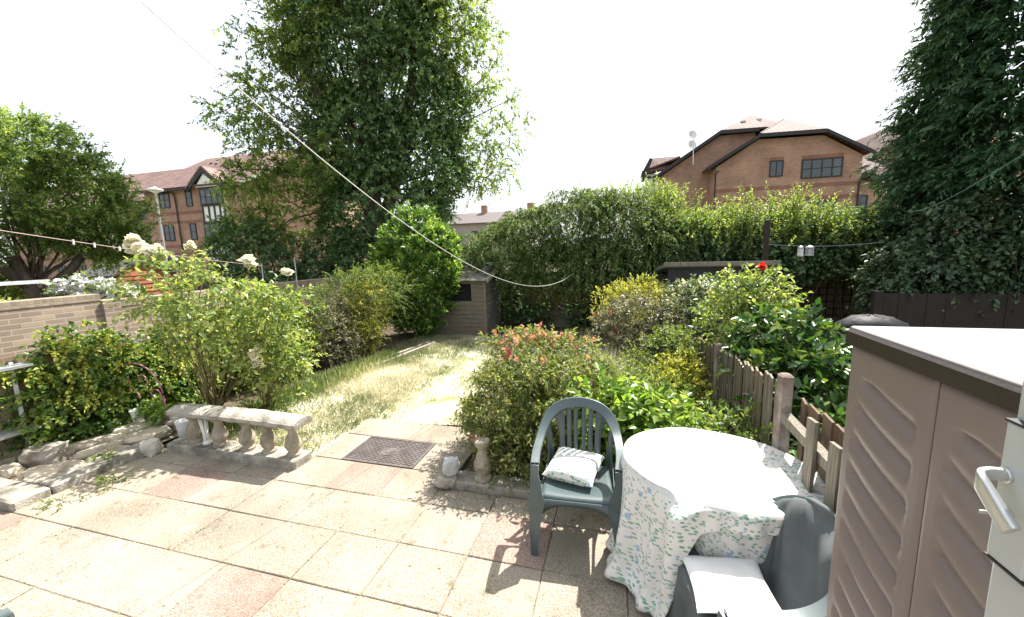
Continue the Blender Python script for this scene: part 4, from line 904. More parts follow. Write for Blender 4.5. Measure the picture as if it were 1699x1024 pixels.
for c,n,sp,s in (((-5.48,3.33,2.20),22,.11,.9),((-5.22,3.33,2.11),8,.08,.95),((-4.70,3.37,2.16),6,.06,.6),((-5.42,3.2,1.12),8,.07,.8),((-5.25,3.2,1.2),2,.03,.8)): rose_cluster(r1t, c, n, sp, int(c[2]*100), s)
limbs((-4.95,3.58,0),[(-5.46,3.33,2.12),(-5.2,3.33,2.04),(-4.70,3.37,2.1),(-5.0,3.4,1.9),(-4.5,3.4,1.85)],.014,CANE,r1t,name='canes',seed=9)
r2t, P2, O2 = shrub('rose_bush','slender rose bush with one large white bloom, right of the tall rose','rose',(-4.42,3.85,0),
      [(-4.1,3.6,1.32,.38,.3,.40),(-3.78,3.6,1.36,.28,.28,.34),(-4.4,3.9,.8,.35,.3,.4),(-3.95,3.9,.7,.3,.3,.3),(-4.2,3.8,.35,.3,.25,.25)],360,LM['rose'],seed=33,r0=.05,ln=.24,k=7,leaf=.06,wd=.58,droop=.4,nst=12,sr=.012,stemm=CANE,vr=(.1,1))
for c,n,sp,s in (((-4.38,3.8,1.95),11,.07,.95),((-3.8,3.8,1.83),4,.03,.75),((-4.0,3.4,.93),4,.04,.75),((-3.95,3.4,.80),4,.04,.7)): rose_cluster(r2t, c, n, sp, int(c[2]*100), s)
limbs((-4.42,3.85,0),[(-4.38,3.8,1.88),(-3.8,3.8,1.78),(-4.03,3.74,.8),(-4.15,3.85,1.5)],.013,CANE,r2t,name='canes',seed=10)
shrub('climber','thin leafy plant trailing from the pink plant stand','plant',(-5.6,3.3,.1),[(-5.3,3.12,.25,.17,.08,.10),(-5.15,3.1,.2,.1,.08,.1)],70,LM['lime'],seed=35,ln=.16,k=6,leaf=.05,wd=.7,droop=.5,nst=4,sr=.004)
# ---------------------------------------------------------------- central bed
fb,PF,OF = shrub('fuchsia_bush','large olive green fuchsia with reddish tips in the middle bed, behind the lone baluster','shrub',(-.95,3.45,0),
      [(-1.02,3.4,.5,.42,.36,.52),(-.62,3.35,.5,.42,.34,.48),(-.95,3.9,.72,.5,.45,.50),(-.5,3.85,.66,.45,.45,.45),(-1.2,3.55,.45,.3,.35,.4),(-.2,3.5,.45,.38,.38,.42),(-.85,3.15,.35,.4,.22,.33)],3000,LM['fuch'],seed=41,ln=.22,k=8,leaf=.042,wd=.42,droop=.6,up=.7,nst=16,sr=.008,vr=(0,1),amp=.22,r0=.3)
top = PF[(PF[:,2] > .95)][:70]; sprigs('tips', top, np.tile([0,0,1.],(len(top),1)), LM['pink'], fb, ln=.16,k=9,leaf=.035,wd=.45,droop=.5,up=1.2,seed=42,name2='pink_tips')['kind'] = 'stuff'
flowers(PF[::34]+np.array([0,-.03,-.02]), LM['red'], fb, r=.022, k=5, seed=3, flat=-1.2, wd=.4)
flowers(np.array([(-1.1,3.7,1.02),(-1.08,3.72,.98),(-1.02,3.7,.95),(-1.0,3.72,.9),(-1.12,3.7,.94),(-.32,3.0,.1),(-1.25,3.1,.35)]), LM['pink'], fb, r=.05, k=8, seed=4, name='pink_blooms')
shrub('bright_climber','bright green large leaved bramble behind the upright chair and table','plant',(.1,3.3,0),
      [(-.15,3.35,.55,.35,.25,.26),(.2,3.3,.52,.42,.25,.24),(.45,3.4,.42,.3,.25,.24),(-.1,3.15,.35,.35,.18,.26),(.55,3.15,.35,.3,.2,.2)],520,LM['lime'],seed=43,ln=.26,k=6,leaf=.085,wd=.62,droop=.35,up=.7,nst=10,sr=.006,vr=(0,1),r0=.1)
shrub('weigela','low leafy undergrowth between the bramble and the silver weeds','shrub',(.2,4.0,0),[(.0,4.0,.42,.6,.4,.42),(.6,3.9,.3,.4,.5,.33),(-.4,4.3,.5,.4,.4,.4)],1000,LM['shrubg'],seed=44,ln=.22,k=8,leaf=.04,wd=.5,droop=.4)
shrub('vine','straggly vine climbing up beside the second fence post','plant',(.85,2.95,0),[(.82,3.0,.62,.14,.18,.18),(.70,3.0,.42,.22,.18,.28),(.90,2.9,.45,.08,.2,.28)],150,LM['shrubg'],seed=45,ln=.22,k=8,leaf=.045,wd=.45,droop=.4,up=.9,nst=9,sr=.005,r0=.1)
shrub('yellow_azalea','small yellow green shrub low against the right fence','shrub',(.62,4.5,0),[(.62,4.5,.48,.32,.3,.28),(.5,4.4,.25,.35,.3,.25),(.72,4.8,.55,.2,.3,.25)],560,LM['gold'],seed=46,ln=.15,k=8,leaf=.05,wd=.4,droop=.3,vr=(0,.8))
pp,PP_,OP = shrub('rhododendron','greyish purple shrub with dark red flowers beside the right fence','shrub',(.3,6.0,0),[(.25,5.9,.85,.55,.45,.48),(.0,5.8,.6,.5,.4,.5),(.6,5.8,.7,.35,.4,.5),(.35,5.5,.4,.5,.4,.45)],2200,LM['purple'],seed=47,ln=.15,k=8,leaf=.046,wd=.42,droop=.25,vr=(.1,1))
flowers(PP_[(PP_[:,0] < .1) & (PP_[:,1] < 5.9)][::7][:26], LM['red'], pp, r=.035, k=7, seed=5)
shrub('golden_privet','rounded golden yellow shrub behind the purple one','shrub',(.35,6.9,0),[(.3,6.85,1.15,.5,.4,.38),(.0,6.9,.95,.45,.4,.4),(.6,6.9,1.0,.4,.4,.42)],1100,LM['gold'],seed=48,ln=.13,k=9,leaf=.034,wd=.5,droop=.1,up=.8,vr=(.1,1))
shrub('leafy_shrub','mid green shrub in front of the purple one by the fence','shrub',(.5,5.1,0),[(.55,5.1,.65,.33,.3,.33),(.35,5.2,.4,.4,.3,.35),(.8,5.2,.75,.15,.3,.25)],700,LM['shrubg'],seed=49,ln=.2,k=9,leaf=.036,wd=.45,droop=.35,vr=(.2,1))
# ---------------------------------------------------------------- beyond the right fence
shrub('variegated_shrub','variegated silver leaved shrub beyond the right fence','shrub',(1.35,6.1,0),[(1.1,6.1,1.15,.45,.4,.40),(1.55,6.2,1.15,.4,.4,.36),(1.4,5.9,.8,.5,.4,.4)],1300,LM['varieg'],seed=51,ln=.17,k=8,leaf=.055,wd=.5,droop=.25)
rr,PR,OR = shrub('rose_bush','rose bush with a single red bloom beyond the right fence','rose',(1.3,4.8,0),[(1.22,4.8,1.5,.16,.2,.26),(1.5,4.8,1.45,.2,.2,.24),(1.3,4.9,1.15,.38,.3,.3),(1.62,4.9,1.2,.28,.3,.28)],520,LM['rose'],seed=52,ln=.2,k=7,leaf=.055,wd=.58,droop=.35,nst=14,sr=.014,stemm=BARK,r0=.1)
rb_ = [bloom_mesh(7,.05)]; rb_[0].materials.clear(); rb_[0].materials.append(LM['red'])
o = bpy.data.objects.new('red_rose', rb_[0]); C.objects.link(o); o.parent = rr; o.matrix_parent_inverse = Matrix.Translation(-Vector(rr.location)); o.location = (1.46,4.75,1.76); o.rotation_euler = (.5,0,0)
limbs((1.3,4.8,0),[(1.46,4.76,1.73),(1.2,4.8,1.7)],.012,CANE,rr,name='canes',seed=12)
shrub('camellia','big glossy camellia spilling over the right fence next to the cupboard','shrub',(1.75,3.9,0),
      [(1.50,3.9,1.02,.34,.36,.36),(1.40,4.15,1.05,.32,.34,.34),(1.62,3.6,.75,.34,.36,.42),(1.42,3.5,.72,.30,.36,.38),(1.62,3.2,.5,.36,.36,.42),(1.28,3.8,.85,.18,.3,.26),(1.5,2.85,.45,.32,.36,.42)],1500,LM['camel'],seed=53,ln=.20,k=7,leaf=.075,wd=.52,droop=.3,up=.7,amp=.18,pointy=.85,nst=12,r0=.4)
# barbecue under its cover
t = thing('covered_barbecue','kettle barbecue under a black cover beyond the fence','barbecue',(2.6,5.0,0))
mb = MB(); P=[]
for i,(r,z) in enumerate(((.25,.35),(.28,.6),(.32,.85),(.31,1.0),(.26,1.13),(.15,1.20),(.02,1.22))):
    P.append([(2.6+r*math.cos(a*PI/24)*(1.1+.05*math.sin(a*.9+i))*1.05, 5.0+r*.75*math.sin(a*PI/24)*(1+.05*math.sin(a*1.3+i)), z+.012*math.sin(a*.8+i*2)) for a in range(48)])
mb.grid(P, close=True); mb.build('cover', mat('black_vinyl',(.018,.018,.02),(.012,.012,.014),scale=6,rough=.6,spec=.2,bump=.4,bscale=14), t, smooth=True)
for a in range(3): MB().tube([(2.6+.2*math.cos(a*2.1),5+.2*math.sin(a*2.1),.4),(2.6+.3*math.cos(a*2.1),5+.3*math.sin(a*2.1),-.05)],.014,6).build('leg', GALV, t)
# ---------------------------------------------------------------- back of the garden
shrub('cotoneaster','huge dark cotoneaster arching over the back wall in the middle','shrub',(-.8,10.0,0),
      [(-3.05,9.8,1.92,1.0,.7,.72),(-2.1,9.8,2.32,1.1,.8,.72),(-1.1,9.8,2.5,1.15,.8,.9),(-.1,9.8,2.5,1.15,.8,.85),(.55,9.6,1.9,.75,.7,.85),(-1.4,9.4,1.65,1.1,.5,.55),(-.3,9.3,1.5,1.0,.5,.7),(-3.45,10.1,1.5,.45,.4,.5),(.5,9.6,1.45,.7,.5,.5)],6500,LM['coto'],seed=61,ln=.40,k=14,leaf=.062,wd=.45,droop=.75,up=.35,outw=1.0,amp=.22,r0=.45,nst=10,sr=.025,stemm=TWIG,zmin=1.2)
shrub('ivy_mound','dark ivy shading the foot of the back wall below the cotoneaster','shrub',(-2.7,10.2,0),[(-2.75,10.2,.5,.35,.3,.6),(-2.3,10.2,.3,.5,.3,.35),(-.5,10.1,.35,1.0,.35,.4),(.7,9.9,.5,.6,.4,.6)],900,LM['ivyd'],seed=62,ln=.22,k=7,leaf=.07,wd=.7,droop=.5)
MB().box(-2.1,-.9,10.25,10.32,-.04,.42).build('raised_bed', WOODG); tag(bpy.data.objects['raised_bed'],'low boarded edging in shade at the foot of the back wall','edging')
groupT = 'leafy shoots above the right hand hedge'
bl = [(1.1+.55*k,10.0,1.98+.12*math.sin(k*2.1),.55,.6,.6) for k in range(8)] + [(1.0,9.9,1.3,.5,.5,.6),(2.0,10.1,1.2,.6,.4,.6),(5.4,10.1,1.2,.4,.4,.7)]
shrub('ivy_hedge','dark glossy ivy hedge on the back wall between the cotoneaster and the conifer','hedge',(3,10.0,0),bl,3800,LM['ivyd'],seed=63,ln=.26,k=8,leaf=.085,wd=.7,droop=.4,up=.4,outw=1,amp=.22,zmin=.9,r0=.5,nst=0)
for k,(a,b_,h,l,nn) in enumerate(((.9,2.2,3.1,'pale green privet shoots rising left of the wooden post, below the brick flats',420),(2.2,3.3,3.15,'pale green privet shoots rising just right of the wooden post',400),(3.3,4.3,2.95,'pale green privet shoots in front of the white framed flats window',330),(4.2,5.2,2.6,'low yellow green privet shoots nearest the conifer',280))):
    c = (a+b_)/2; g2 = np.random.default_rng(70+k); n = nn
    cx_ = np.linspace(a-.1,b_+.1,7)+g2.normal(size=7)*.07; ch_ = g2.uniform(-.35,.35,7); ci = g2.integers(0,7,n); P = np.stack([cx_[ci]+g2.normal(size=n)*.09, 9.9+g2.normal(size=n)*.3, 1.75+(h-2.45+ch_[ci])*g2.uniform(0,1,n)**.8], 1)
    O = nrm(np.stack([(g2.normal(size=7)*.35)[ci]+g2.normal(size=n)*.15, g2.normal(size=n)*.25-.1, np.ones(n)],1))
    t = thing('privet', l, 'shrub', (c,9.9,0), groupT)
    sprigs('privet', P, O, LM['shoot'], t, ln=.8,k=20,leaf=.064,wd=.40,droop=.25,up=1.0,outw=1,rand=.36,seed=80+k,stems=STEM,sr=.006,vr=(.1,1))
    limbs((c,9.9,0), P[:8], .015, STEM, t, seed=k)
shrub('privet','bushy pale green shoots rising where the cotoneaster meets the privet','shrub',(.3,10.2,0),[(-.3,10.3,3.0,.8,.5,.45),(.6,10.3,2.9,.8,.5,.5),(1.2,10.2,2.5,.6,.5,.6)],800,LM['shoot'],group=groupT,seed=90,ln=.55,k=16,leaf=.055,wd=.4,droop=.2,up=1.3,outw=.6,r0=.2)
# post with line and feeders
t = obj('timber_post', roughen(MB().box(2.41,2.49,7.79,7.87,-.05,2.42,.2,b=.01).build('tp', WOODD), .003, 9, 2).data); bpy.data.objects.remove(bpy.data.objects['tp']); tag(t,'dark wooden post standing in front of the back hedge','post')
mb = MB(); mb.tube([(2.45+1.9*i/12, 7.83+.4*i/12, 2.0-.05*math.sin(PI*i/12)-.02*i/12) for i in range(13)],.0035,5); tag(mb.build('feeder_line', GALV),'thin line strung from the wooden post to the conifer','line')
def feeder(u, v, z, r, h, label, m):
    t = thing('bird_feeder', label, 'bird feeder', (u,v,z-h), 'bird feeders on the line')
    mb = MB()
    for k in range(12): a = k*PI/6; mb.tube([(u+r*math.cos(a),v+r*math.sin(a),z-h),(u+r*math.cos(a),v+r*math.sin(a),z-.02)],.003,4)
    for k in range(6): mb.tube([(u+r*math.cos(a*PI/8),v+r*math.sin(a*PI/8),z-.02-(h-.02)*k/5) for a in range(17)],.003,4,cap=False)
    mb.build('cage', m, t); MB().lathe([(r*1.1,0),(r*.9,.02),(.005,.04)],(u,v,z-.02),14).build('cap', GALV, t); MB().lathe([(r*1.15,-.015),(r*1.15,0)],(u,v,z-h),14).build('tray', GALV, t)
    MB().lathe([(r*.6,0),(r*.6,h*.75)],(u,v,z-h),12).build('seed_tube', m, t)
feeder(3.02,7.95,1.94,.04,.15,'white tube bird feeder, the left one hanging on the line',WHITE); feeder(3.17,7.99,1.94,.06,.14,'wire cage bird feeder, the right one hanging on the line',GALV)
# ================================================================ trees
bx, by = -8.4, 12.45; vd = (-.559,.829); rd = (.829,.559)
def TT(r,d,z): return (bx+rd[0]*r+vd[0]*d, by+rd[1]*r+vd[1]*d, z)
def tb(r,d,z,rx,ry,rz): c = TT(r,d,z); return (*c,rx,ry,rz)
t = thing('ivy_clad_tree','very tall ivy clad tree rising behind the fence in the middle left','tree',(bx,by,0))
tr = MB(); tr.tube([TT(.1*math.sin(z),.0,z) for z in np.linspace(-.06,12,14)],[.42-.3*i/13 for i in range(14)],10)
tr.tube([TT(.1,0,2.5),TT(.9,.2,5),TT(1.6,.3,8),TT(2.0,.2,11.5)],[.24,.2,.15,.06],8); tr.tube([TT(0,0,3.2),TT(-1.0,.1,5.5),TT(-1.6,-.2,8),TT(-2.2,0,11)],[.2,.16,.11,.05],8); tr.build('trunk', BARK, t, smooth=True)
ivb = [tb(.2,0,1.6,2.3,1.9,1.9),tb(.3,0,3.6,2.5,2.0,2.0),tb(1.3,0,5.2,2.3,1.9,1.9),tb(-.3,0,5.8,2.0,1.8,1.8),tb(.7,0,7.6,2.5,1.9,2.0),tb(-.6,.2,8.8,2.1,1.8,1.9),tb(1.9,0,7.2,1.7,1.5,1.8),tb(.6,0,10.6,2.3,1.8,2.0),tb(.2,0,12.6,1.8,1.7,1.7),tb(1.6,0,12.2,1.8,1.6,1.7)]
P,O = in_blobs(ivb, 12500, .62, .17, 101, .7, .1); sprigs('ivy', P, O, LM['ivyd'], t, ln=.36,k=9,leaf=.125,wd=.62,droop=.5,up=.2,outw=1,seed=101,name2='ivy_cladding',nup=.8)
crb = [tb(-3.8,-.2,4.3,.9,.9,.8),tb(-3.7,0,3.1,1.0,.9,1.0),tb(-3.6,0,6.3,1.0,.9,.9),tb(-1.5,-1.5,4.6,1.0,.6,1.2),tb(-2.3,0,9.3,1.4,1.2,1.5),tb(-2.9,0,7.2,1.35,1.1,1.5),tb(-3.0,0,5.2,1.25,1.0,1.2),tb(-2.6,.2,3.3,1.4,1.1,1.2),tb(-.9,0,11.6,1.4,1.3,1.6),tb(3.6,0,8.6,1.6,1.2,1.7),tb(4.1,0,6.6,1.6,1.1,1.4),tb(3.9,0,5.0,1.5,1.1,1.0),tb(3.1,0,10.6,1.6,1.2,1.5),tb(0,.0,13.6,2.0,1.6,1.4),tb(2.2,0,12.6,1.8,1.4,1.5),tb(-1.6,-.9,9.5,1.2,.9,2.2),tb(2.4,-.9,9.5,1.3,.9,2.2),tb(.6,-1.3,11.5,1.6,.8,1.8)]
P,O = in_blobs(crb, 4500, .1, .26, 102, .5, clump=.5); sprigs('crown', P, O, LM['tree'], t, ln=.52,k=13,leaf=.105,wd=.5,droop=.45,up=.25,outw=.8,rand=.5,seed=102,name2='crown',stems=TWIG,sr=.008,vr=(.1,1))
g = np.random.default_rng(5); ix = g.choice(len(P), 60, replace=False); limbs(TT(0,0,4), P[ix], .05, BARK, t, name='branches', seed=4, wob=.1)
P,O = in_blobs([tb(-3.4,-.6,1.6,1.6,.9,1.3),tb(-1.8,-.9,1.2,1.5,.8,1.1),tb(-4.1,0,2.3,1.1,.9,1.1)], 1700, .4, .2, 103, .6, .05)
t2 = thing('undergrowth_tree','dark bushy elder below the left side of the ivy clad tree','tree',TT(-3,-.7,0)); sprigs('elder', P, O, LM['ivyd'], t2, ln=.4,k=10,leaf=.11,wd=.5,droop=.5,up=.4,seed=104,name2='crown',stems=BARK,vr=(0,.8)); limbs(TT(-3,-.7,0), P[:14], .05, BARK, t2, name='trunk', seed=6)
# left tree
t = thing('apple_tree','spreading tree with a crooked trunk beyond the brick wall on the left','tree',(-13,6.0,0))
tr = MB(); tr.tube([(-13,6.0,-.06),(-13.0,6.0,.5),(-13.1,5.9,1.0),(-13.1,5.75,1.5),(-13.2,5.6,2.2)],[.2,.15,.14,.13,.10],10); tr.tube([(-13.1,5.85,1.2),(-13.0,6.5,1.9),(-12.9,7.0,2.7)],[.13,.1,.06],8); tr.tube([(-13.1,5.75,1.5),(-13.3,5.2,2.3),(-13.4,4.7,3.2)],[.13,.1,.05],8); tr.build('trunk', BARK, t, smooth=True)
ab = [(-13.2,5.5,3.6,1.5,1.3,1.35),(-13.1,6.6,3.5,1.4,1.2,1.3),(-13.1,5.0,4.3,1.3,1.1,1.1),(-13.0,7.2,3.0,1.1,.8,1.0),(-13.2,4.6,3.2,1.3,1.0,1.2),(-13.1,6.2,4.6,1.1,1.0,.9),(-12.9,7.3,2.6,.8,.6,.5),(-13.0,4.6,2.5,1.0,.8,.5),(-13.1,7.0,3.9,.9,.7,.7)]
P,O = in_blobs(ab, 3900, .3, .24, 111, .55, clump=.6, zmin=1.9); sprigs('apple', P, O, LM['apple'], t, ln=.42,k=12,leaf=.085,wd=.52,droop=.25,up=.5,outw=.8,seed=111,name2='crown',stems=TWIG,sr=.005,vr=(0,1)); limbs((-13.1,5.85,1.6), P[::170], .028, BARK, t, name='branches', seed=7)
# conifer right
t = thing('conifer','huge dark conifer filling the right edge of the picture','tree',(7.5,9.4,0))
MB().tube([(7.5,9.4,-.06),(7.5,9.4,5),(7.5,9.4,12)],[.35,.25,.06],10).build('trunk', BARK, t, smooth=True)
def conif(n, a, b_, seed, **kw):
    g = np.random.default_rng(seed); z = .9+12*g.uniform(0,1,n)**1.1; rad = np.interp(z,[.9,2,3.5,5,6.5,8,10,13],[2.0,2.3,2.25,2.1,1.85,1.7,1.3,.5]); th = g.uniform(0,2*PI,n)
    lay = 1+.09*np.sin(z*5.5+3*np.sin(th*3))+.09*np.sin(th*7+z*1.7)+.06*np.sin(th*13-z*3); rr_ = rad*lay*(a+(b_-a)*g.uniform(0,1,n)**.6)
    P = np.stack([7.5+rr_*np.cos(th), 9.4+rr_*np.sin(th), z],1); O = nrm(np.stack([np.cos(th),np.sin(th),np.full(n,-.10)],1))
    keep = (P[:,1] < 10.3); return P[keep], O[keep]
P, O = conif(19000, .80, 1.0, 121)
sprigs('conifer', P, O, LM['conifer'], t, ln=.34,k=15,leaf=.085,wd=.30,droop=.45,up=.30,outw=1,rand=.38,spread=.5,seed=122,name2='crown',nup=.9)
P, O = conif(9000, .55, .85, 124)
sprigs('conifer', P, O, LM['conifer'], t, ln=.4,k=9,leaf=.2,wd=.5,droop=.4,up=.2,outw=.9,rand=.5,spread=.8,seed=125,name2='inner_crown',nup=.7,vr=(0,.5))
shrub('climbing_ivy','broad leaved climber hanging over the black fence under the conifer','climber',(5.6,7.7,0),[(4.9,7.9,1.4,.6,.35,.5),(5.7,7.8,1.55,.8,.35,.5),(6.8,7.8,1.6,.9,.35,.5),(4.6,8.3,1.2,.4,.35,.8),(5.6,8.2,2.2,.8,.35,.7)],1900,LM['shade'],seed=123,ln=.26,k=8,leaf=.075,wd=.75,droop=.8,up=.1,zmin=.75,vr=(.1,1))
# beyond the brick wall
wb,PW,OW = shrub('hydrangea','white flowering bush just over the brick wall on the left','shrub',(-8.9,4.75,0),[(-8.85,4.5,1.52,.4,.45,.24),(-8.85,4.95,1.42,.4,.4,.24)],420,LM['shrubg'],seed=131,ln=.18,k=7,leaf=.05,wd=.6,droop=.3,nst=6)
flowers(PW[(PW[:,2] > 1.25)]+np.array([.05,-.05,.06]), LM['bloomw'], wb, r=.06, k=7, seed=9, name='white_blooms', wd=.8)
shrub('low_bush','small bright bush behind the brick wall at the left edge','shrub',(-14.5,5.0,0),[(-14.6,4.9,1.6,1.0,.8,.75),(-14.2,5.6,1.3,.8,.6,.6)],700,LM['shrubg'],seed=133,ln=.3,k=9,leaf=.09,wd=.6,vr=(.3,1))
shrub('low_bush','yellowish bush low behind the brick wall at the left edge, below the pale beam','shrub',(-10,3.7,0),[(-10,3.7,1.1,.6,.5,.5)],350,LM['rose'],seed=134,ln=.22,k=8,leaf=.06,wd=.6,vr=(.3,1))
MB().box(-10.3,-10.2,2.8,4.75,1.66,1.72).build('pale_beam', METALW); tag(bpy.data.objects['pale_beam'],'pale horizontal rail over the brick wall at the left edge','rail')
MB().box(-10.3,-10.2,4.68,4.75,-.06,1.655).build('rail_post', WOODD, bpy.data.objects['pale_beam'])
mb = MB()
for v in np.arange(4.0,8.2,.105): mb.tube([(-16,v*1.25,.3),(-16,v*1.25,1.6)],.012,4)
for z in np.arange(.3,1.65,.15): mb.tube([(-16,5,z),(-16,10.2,z)],.01,4)
tag(mb.build('mesh_fence', BLACKW),'black wire mesh fence behind the crooked tree trunk','fence')
t = thing('orange_shed','small orange board shed with a dark pitched roof beyond the brick wall','shed',(-16.5,9.4,0))
OR_ = boardmat('orange_boards',(.28,.09,.05),(.36,.14,.08),(.33,.12,.07),axis='Y',scale=3)
mb = MB(); z = 0
while z < 1.55: mb.prism([(-15.8,8.9,z),(-15.775,8.9,z),(-15.8,8.9,z+.14)],(0,1.7,0),random.random()); z += .14
mb.prism([(-15.81,8.9,0),(-15.81,10.6,0),(-15.81,10.6,1.6),(-15.81,9.75,2.05),(-15.81,8.9,1.6)],(-1.6,0,0)); mb.build('wall', OR_, t)
mb = MB().prism([(-15.7,8.75,1.52),(-15.7,9.75,2.1),(-15.7,10.75,1.52),(-15.7,10.75,1.58),(-15.7,9.75,2.17),(-15.7,8.75,1.58)],(-1.8,0,0)); mb.build('roof', mat('shed_felt',(.09,.085,.08),(.06,.055,.05),scale=8), t)
# dark outbuildings behind the roses
DG = mat('dark_grey_render',(.075,.08,.088),(.05,.054,.06),scale=5)
t = thing('outbuilding','small dark grey shed with a white line pole beside it, seen behind the tall rose','shed',(-12.9,12.6,0))
MB().box(-13.6,-12.2,12,13.4,-.05,1.40).build('wall', DG, t); MB().box(-13.7,-12.1,11.9,13.5,1.405,1.47).build('roof', FELT, t); MB().box(-13.2,-12.7,11.96,11.995,.1,1.25).build('door', BLACKW, t)
t = thing('outbuilding','long low grey roofed shed in front of the ivy clad tree','shed',(-9,11.8,0))
MB().box(-10.1,-7.7,11.5,12.6,-.05,1.35).build('wall', DG, t)
MB().prism([(-10.25,11.35,1.32),(-10.25,12.7,1.66),(-10.25,12.7,1.70),(-10.25,11.35,1.36)],(2.7,0,0)).build('roof', mat('blue_grey_felt',(.22,.24,.27),(.16,.17,.19),scale=6,rough=.8), t)
MB().box(-9.7,-8.2,12.3,12.4,1.72,1.78).build('timber_batten', WOODN, t)
for p,l in (((-6.66,6.05,1.9),'thin white line pole, the left one behind the tall rose'),((-6.27,6.46,2.0),'thin white line pole, the right one behind the hedge')):
    tag(MB().tube([(p[0],p[1],-.05),p],.009,8).build('line_pole', GALV), l, 'pole', 'white line poles')
# ---------------------------------------------------------------- washing lines
def line(name, a, b_, sag, r, m, label, n=60):
    a = Vector(a); b_ = Vector(b_); pts = [a.lerp(b_, i/n)-Vector((0,0,4*sag*(i/n)*(1-i/n))) for i in range(n+1)]
    return tag(MB().tube(pts, r, 6).build(name, m, smooth=True), label, 'line'), pts
ROPE = mat('white_rope', (.75,.74,.70), (.6,.59,.55), scale=60, rough=.8)
line('washing_line', (-2.06,1.42,3.14), (-.98,8.8,1.49), .70, .003, ROPE, 'white washing line sagging down the garden to the cotoneaster')
wl, pts = line('washing_line', (-5.65,1.9,2.42), (-6.66,6.05,1.86), .03, .0035, mat('pale_pink_cord',(.6,.42,.42),rough=.7), 'thin pink washing line with white pegs crossing the left side')
for k in (16,19,23,26,30,33): q = pts[k]; MB().box(q.x-.008,q.x+.008,q.y-.006,q.y+.006,q.z-.035,q.z+.02).build('peg', WPL, wl)
line('washing_line', (1.5,2.0,2.34), (4.6,8.3,2.5), .10, .0022, mat('green_cord',(.05,.16,.12),rough=.6), 'thin green line running from the house towards the conifer')
# ================================================================ flats and far houses
BR1 = brickmat('flats_brick', (.41,.22,.15), (.30,.155,.11), (.40,.31,.25), ms=.012)
BRR = brickmat('red_brick_band', (.30,.135,.095), (.24,.11,.08), (.24,.15,.12), ms=.01)
def tilemat(name, c1, c2):
    m = brickmat(name, c1, c2, tuple(x*.35 for x in c1), bw=.30, bh=.19, ms=.02, off=0, bump=.9, rough=.75); return m
TILE = tilemat('roof_tiles', (.15,.085,.07), (.11,.065,.055)); TILE2 = tilemat('pink_roof_tiles', (.29,.19,.165), (.22,.145,.125))
CURT = mat('net_curtain', (.72,.72,.70), (.6,.6,.6), scale=4, rough=.9)
def window(parent, x0, x1, z0, z1, v, cols=2, rows=2, curt=(), frame=.07, out=1):
    """window on a wall facing -Y: flat black sheet painted as the dark room, curtains, glass, then the frame in front"""
    f = MB(); w = frame
    f.box(x0,x0+w,v-.06,v-.003,z0,z1); f.box(x1-w,x1,v-.06,v-.003,z0,z1); f.box(x0+w,x1-w,v-.06,v-.003,z0,z0+w); f.box(x0+w,x1-w,v-.06,v-.003,z1-w,z1)
    for c in range(1,cols): x = x0+(x1-x0)*c/cols; f.box(x-w*.4,x+w*.4,v-.055,v-.02,z0+w,z1-w)
    for c in range(1,rows): z = z0+(z1-z0)*c/rows; f.box(x0+w,x1-w,v-.05,v-.022,z-w*.3,z+w*.3)
    fr = f.build('window', BLACKW, parent)
    MB().box(x0+w,x1-w,v-.008,v-.002,z0+w,z1-w).build('dark_room_sheet', DARK, fr); MB().box(x0+w,x1-w,v-.034,v-.028,z0+w,z1-w).build('pane', GLASS, fr)  # flat black sheet on the wall paints the room's darkness
    for a,b_ in curt: MB().box(x0+w+(x1-x0-2*w)*a, x0+w+(x1-x0-2*w)*b_, v-.016, v-.011, z0+w, z1-w).build('curtain', CURT, fr)
    return fr
# --- left block, front wall at v=24
t = thing('apartment_block','three storey brick flats with a half timbered bay, left of the ivy clad tree','building',(-32,28,0))
MB().prism([(-37.6,24,-.06),(-27.4,24,-.06),(-27.4,24,7.6),(-37.6,24,7.6)],(0,20,0)).build('wall', BR1, t)
for z in (5.05,5.75,2.5,3.15): MB().box(-37.62,-27.38,23.985,44,z-.11,z+.11).build('brick_band', BRR, t)
for fl in (0,1,2):
    z0 = 6.2-2.6*fl; z1 = z0+1.3
    window(t,-35.95,-34.85,z0,z1,24,2,2,((0,.45),) if fl == 0 else ((.05,.3),(.55,1))); window(t,-33.1,-32.45,z0,z1,24,1,2,((.3,.8),) if fl == 1 else ())
    for a in (27.5,30.5,34): 
        f = MB().box(-27.395,-27.33,a,a+1.2,z0,z1).build('side_window', BLACKW, t); MB().box(-27.33,-27.32,a+.08,a+1.12,z0+.08,z1-.08).build('pane', GLASS, f)
def roofpoly(parent, pts, m=TILE, th=.12, name='roof'):
    n = (Vector(pts[1])-Vector(pts[0])).cross(Vector(pts[2])-Vector(pts[0])).normalized()
    if n.z < 0: n = -n
    return MB().prism(pts, n*th).build(name, m, parent)
roofpoly(t, [(-38.0,23.55,7.55),(-27.1,23.55,7.55),(-23.0,28.3,10.85),(-35.8,28.3,10.85)], TILE2)
roofpoly(t, [(-38.0,23.55,7.55),(-35.8,28.3,10.85),(-38.0,33.05,7.55)], TILE2)
roofpoly(t, [(-38.0,33.05,7.55),(-35.8,28.3,10.85),(-23.0,28.3,10.85),(-27.1,33.05,7.55)], TILE2)
MB().prism([(-27.4,24.0,-.06),(-23.4,28.3,-.06),(-23.4,28.3,10.55),(-27.3,24.1,7.6)],(.0,6,0)).build('gable_wall', BR1, t)
MB().prism([(-27.1,23.5,7.4),(-27.1,23.5,7.62),(-25.4,25.4,8.95),(-25.4,25.4,8.7)],(.06,0,0)).build('verge_board', WHITE, t)
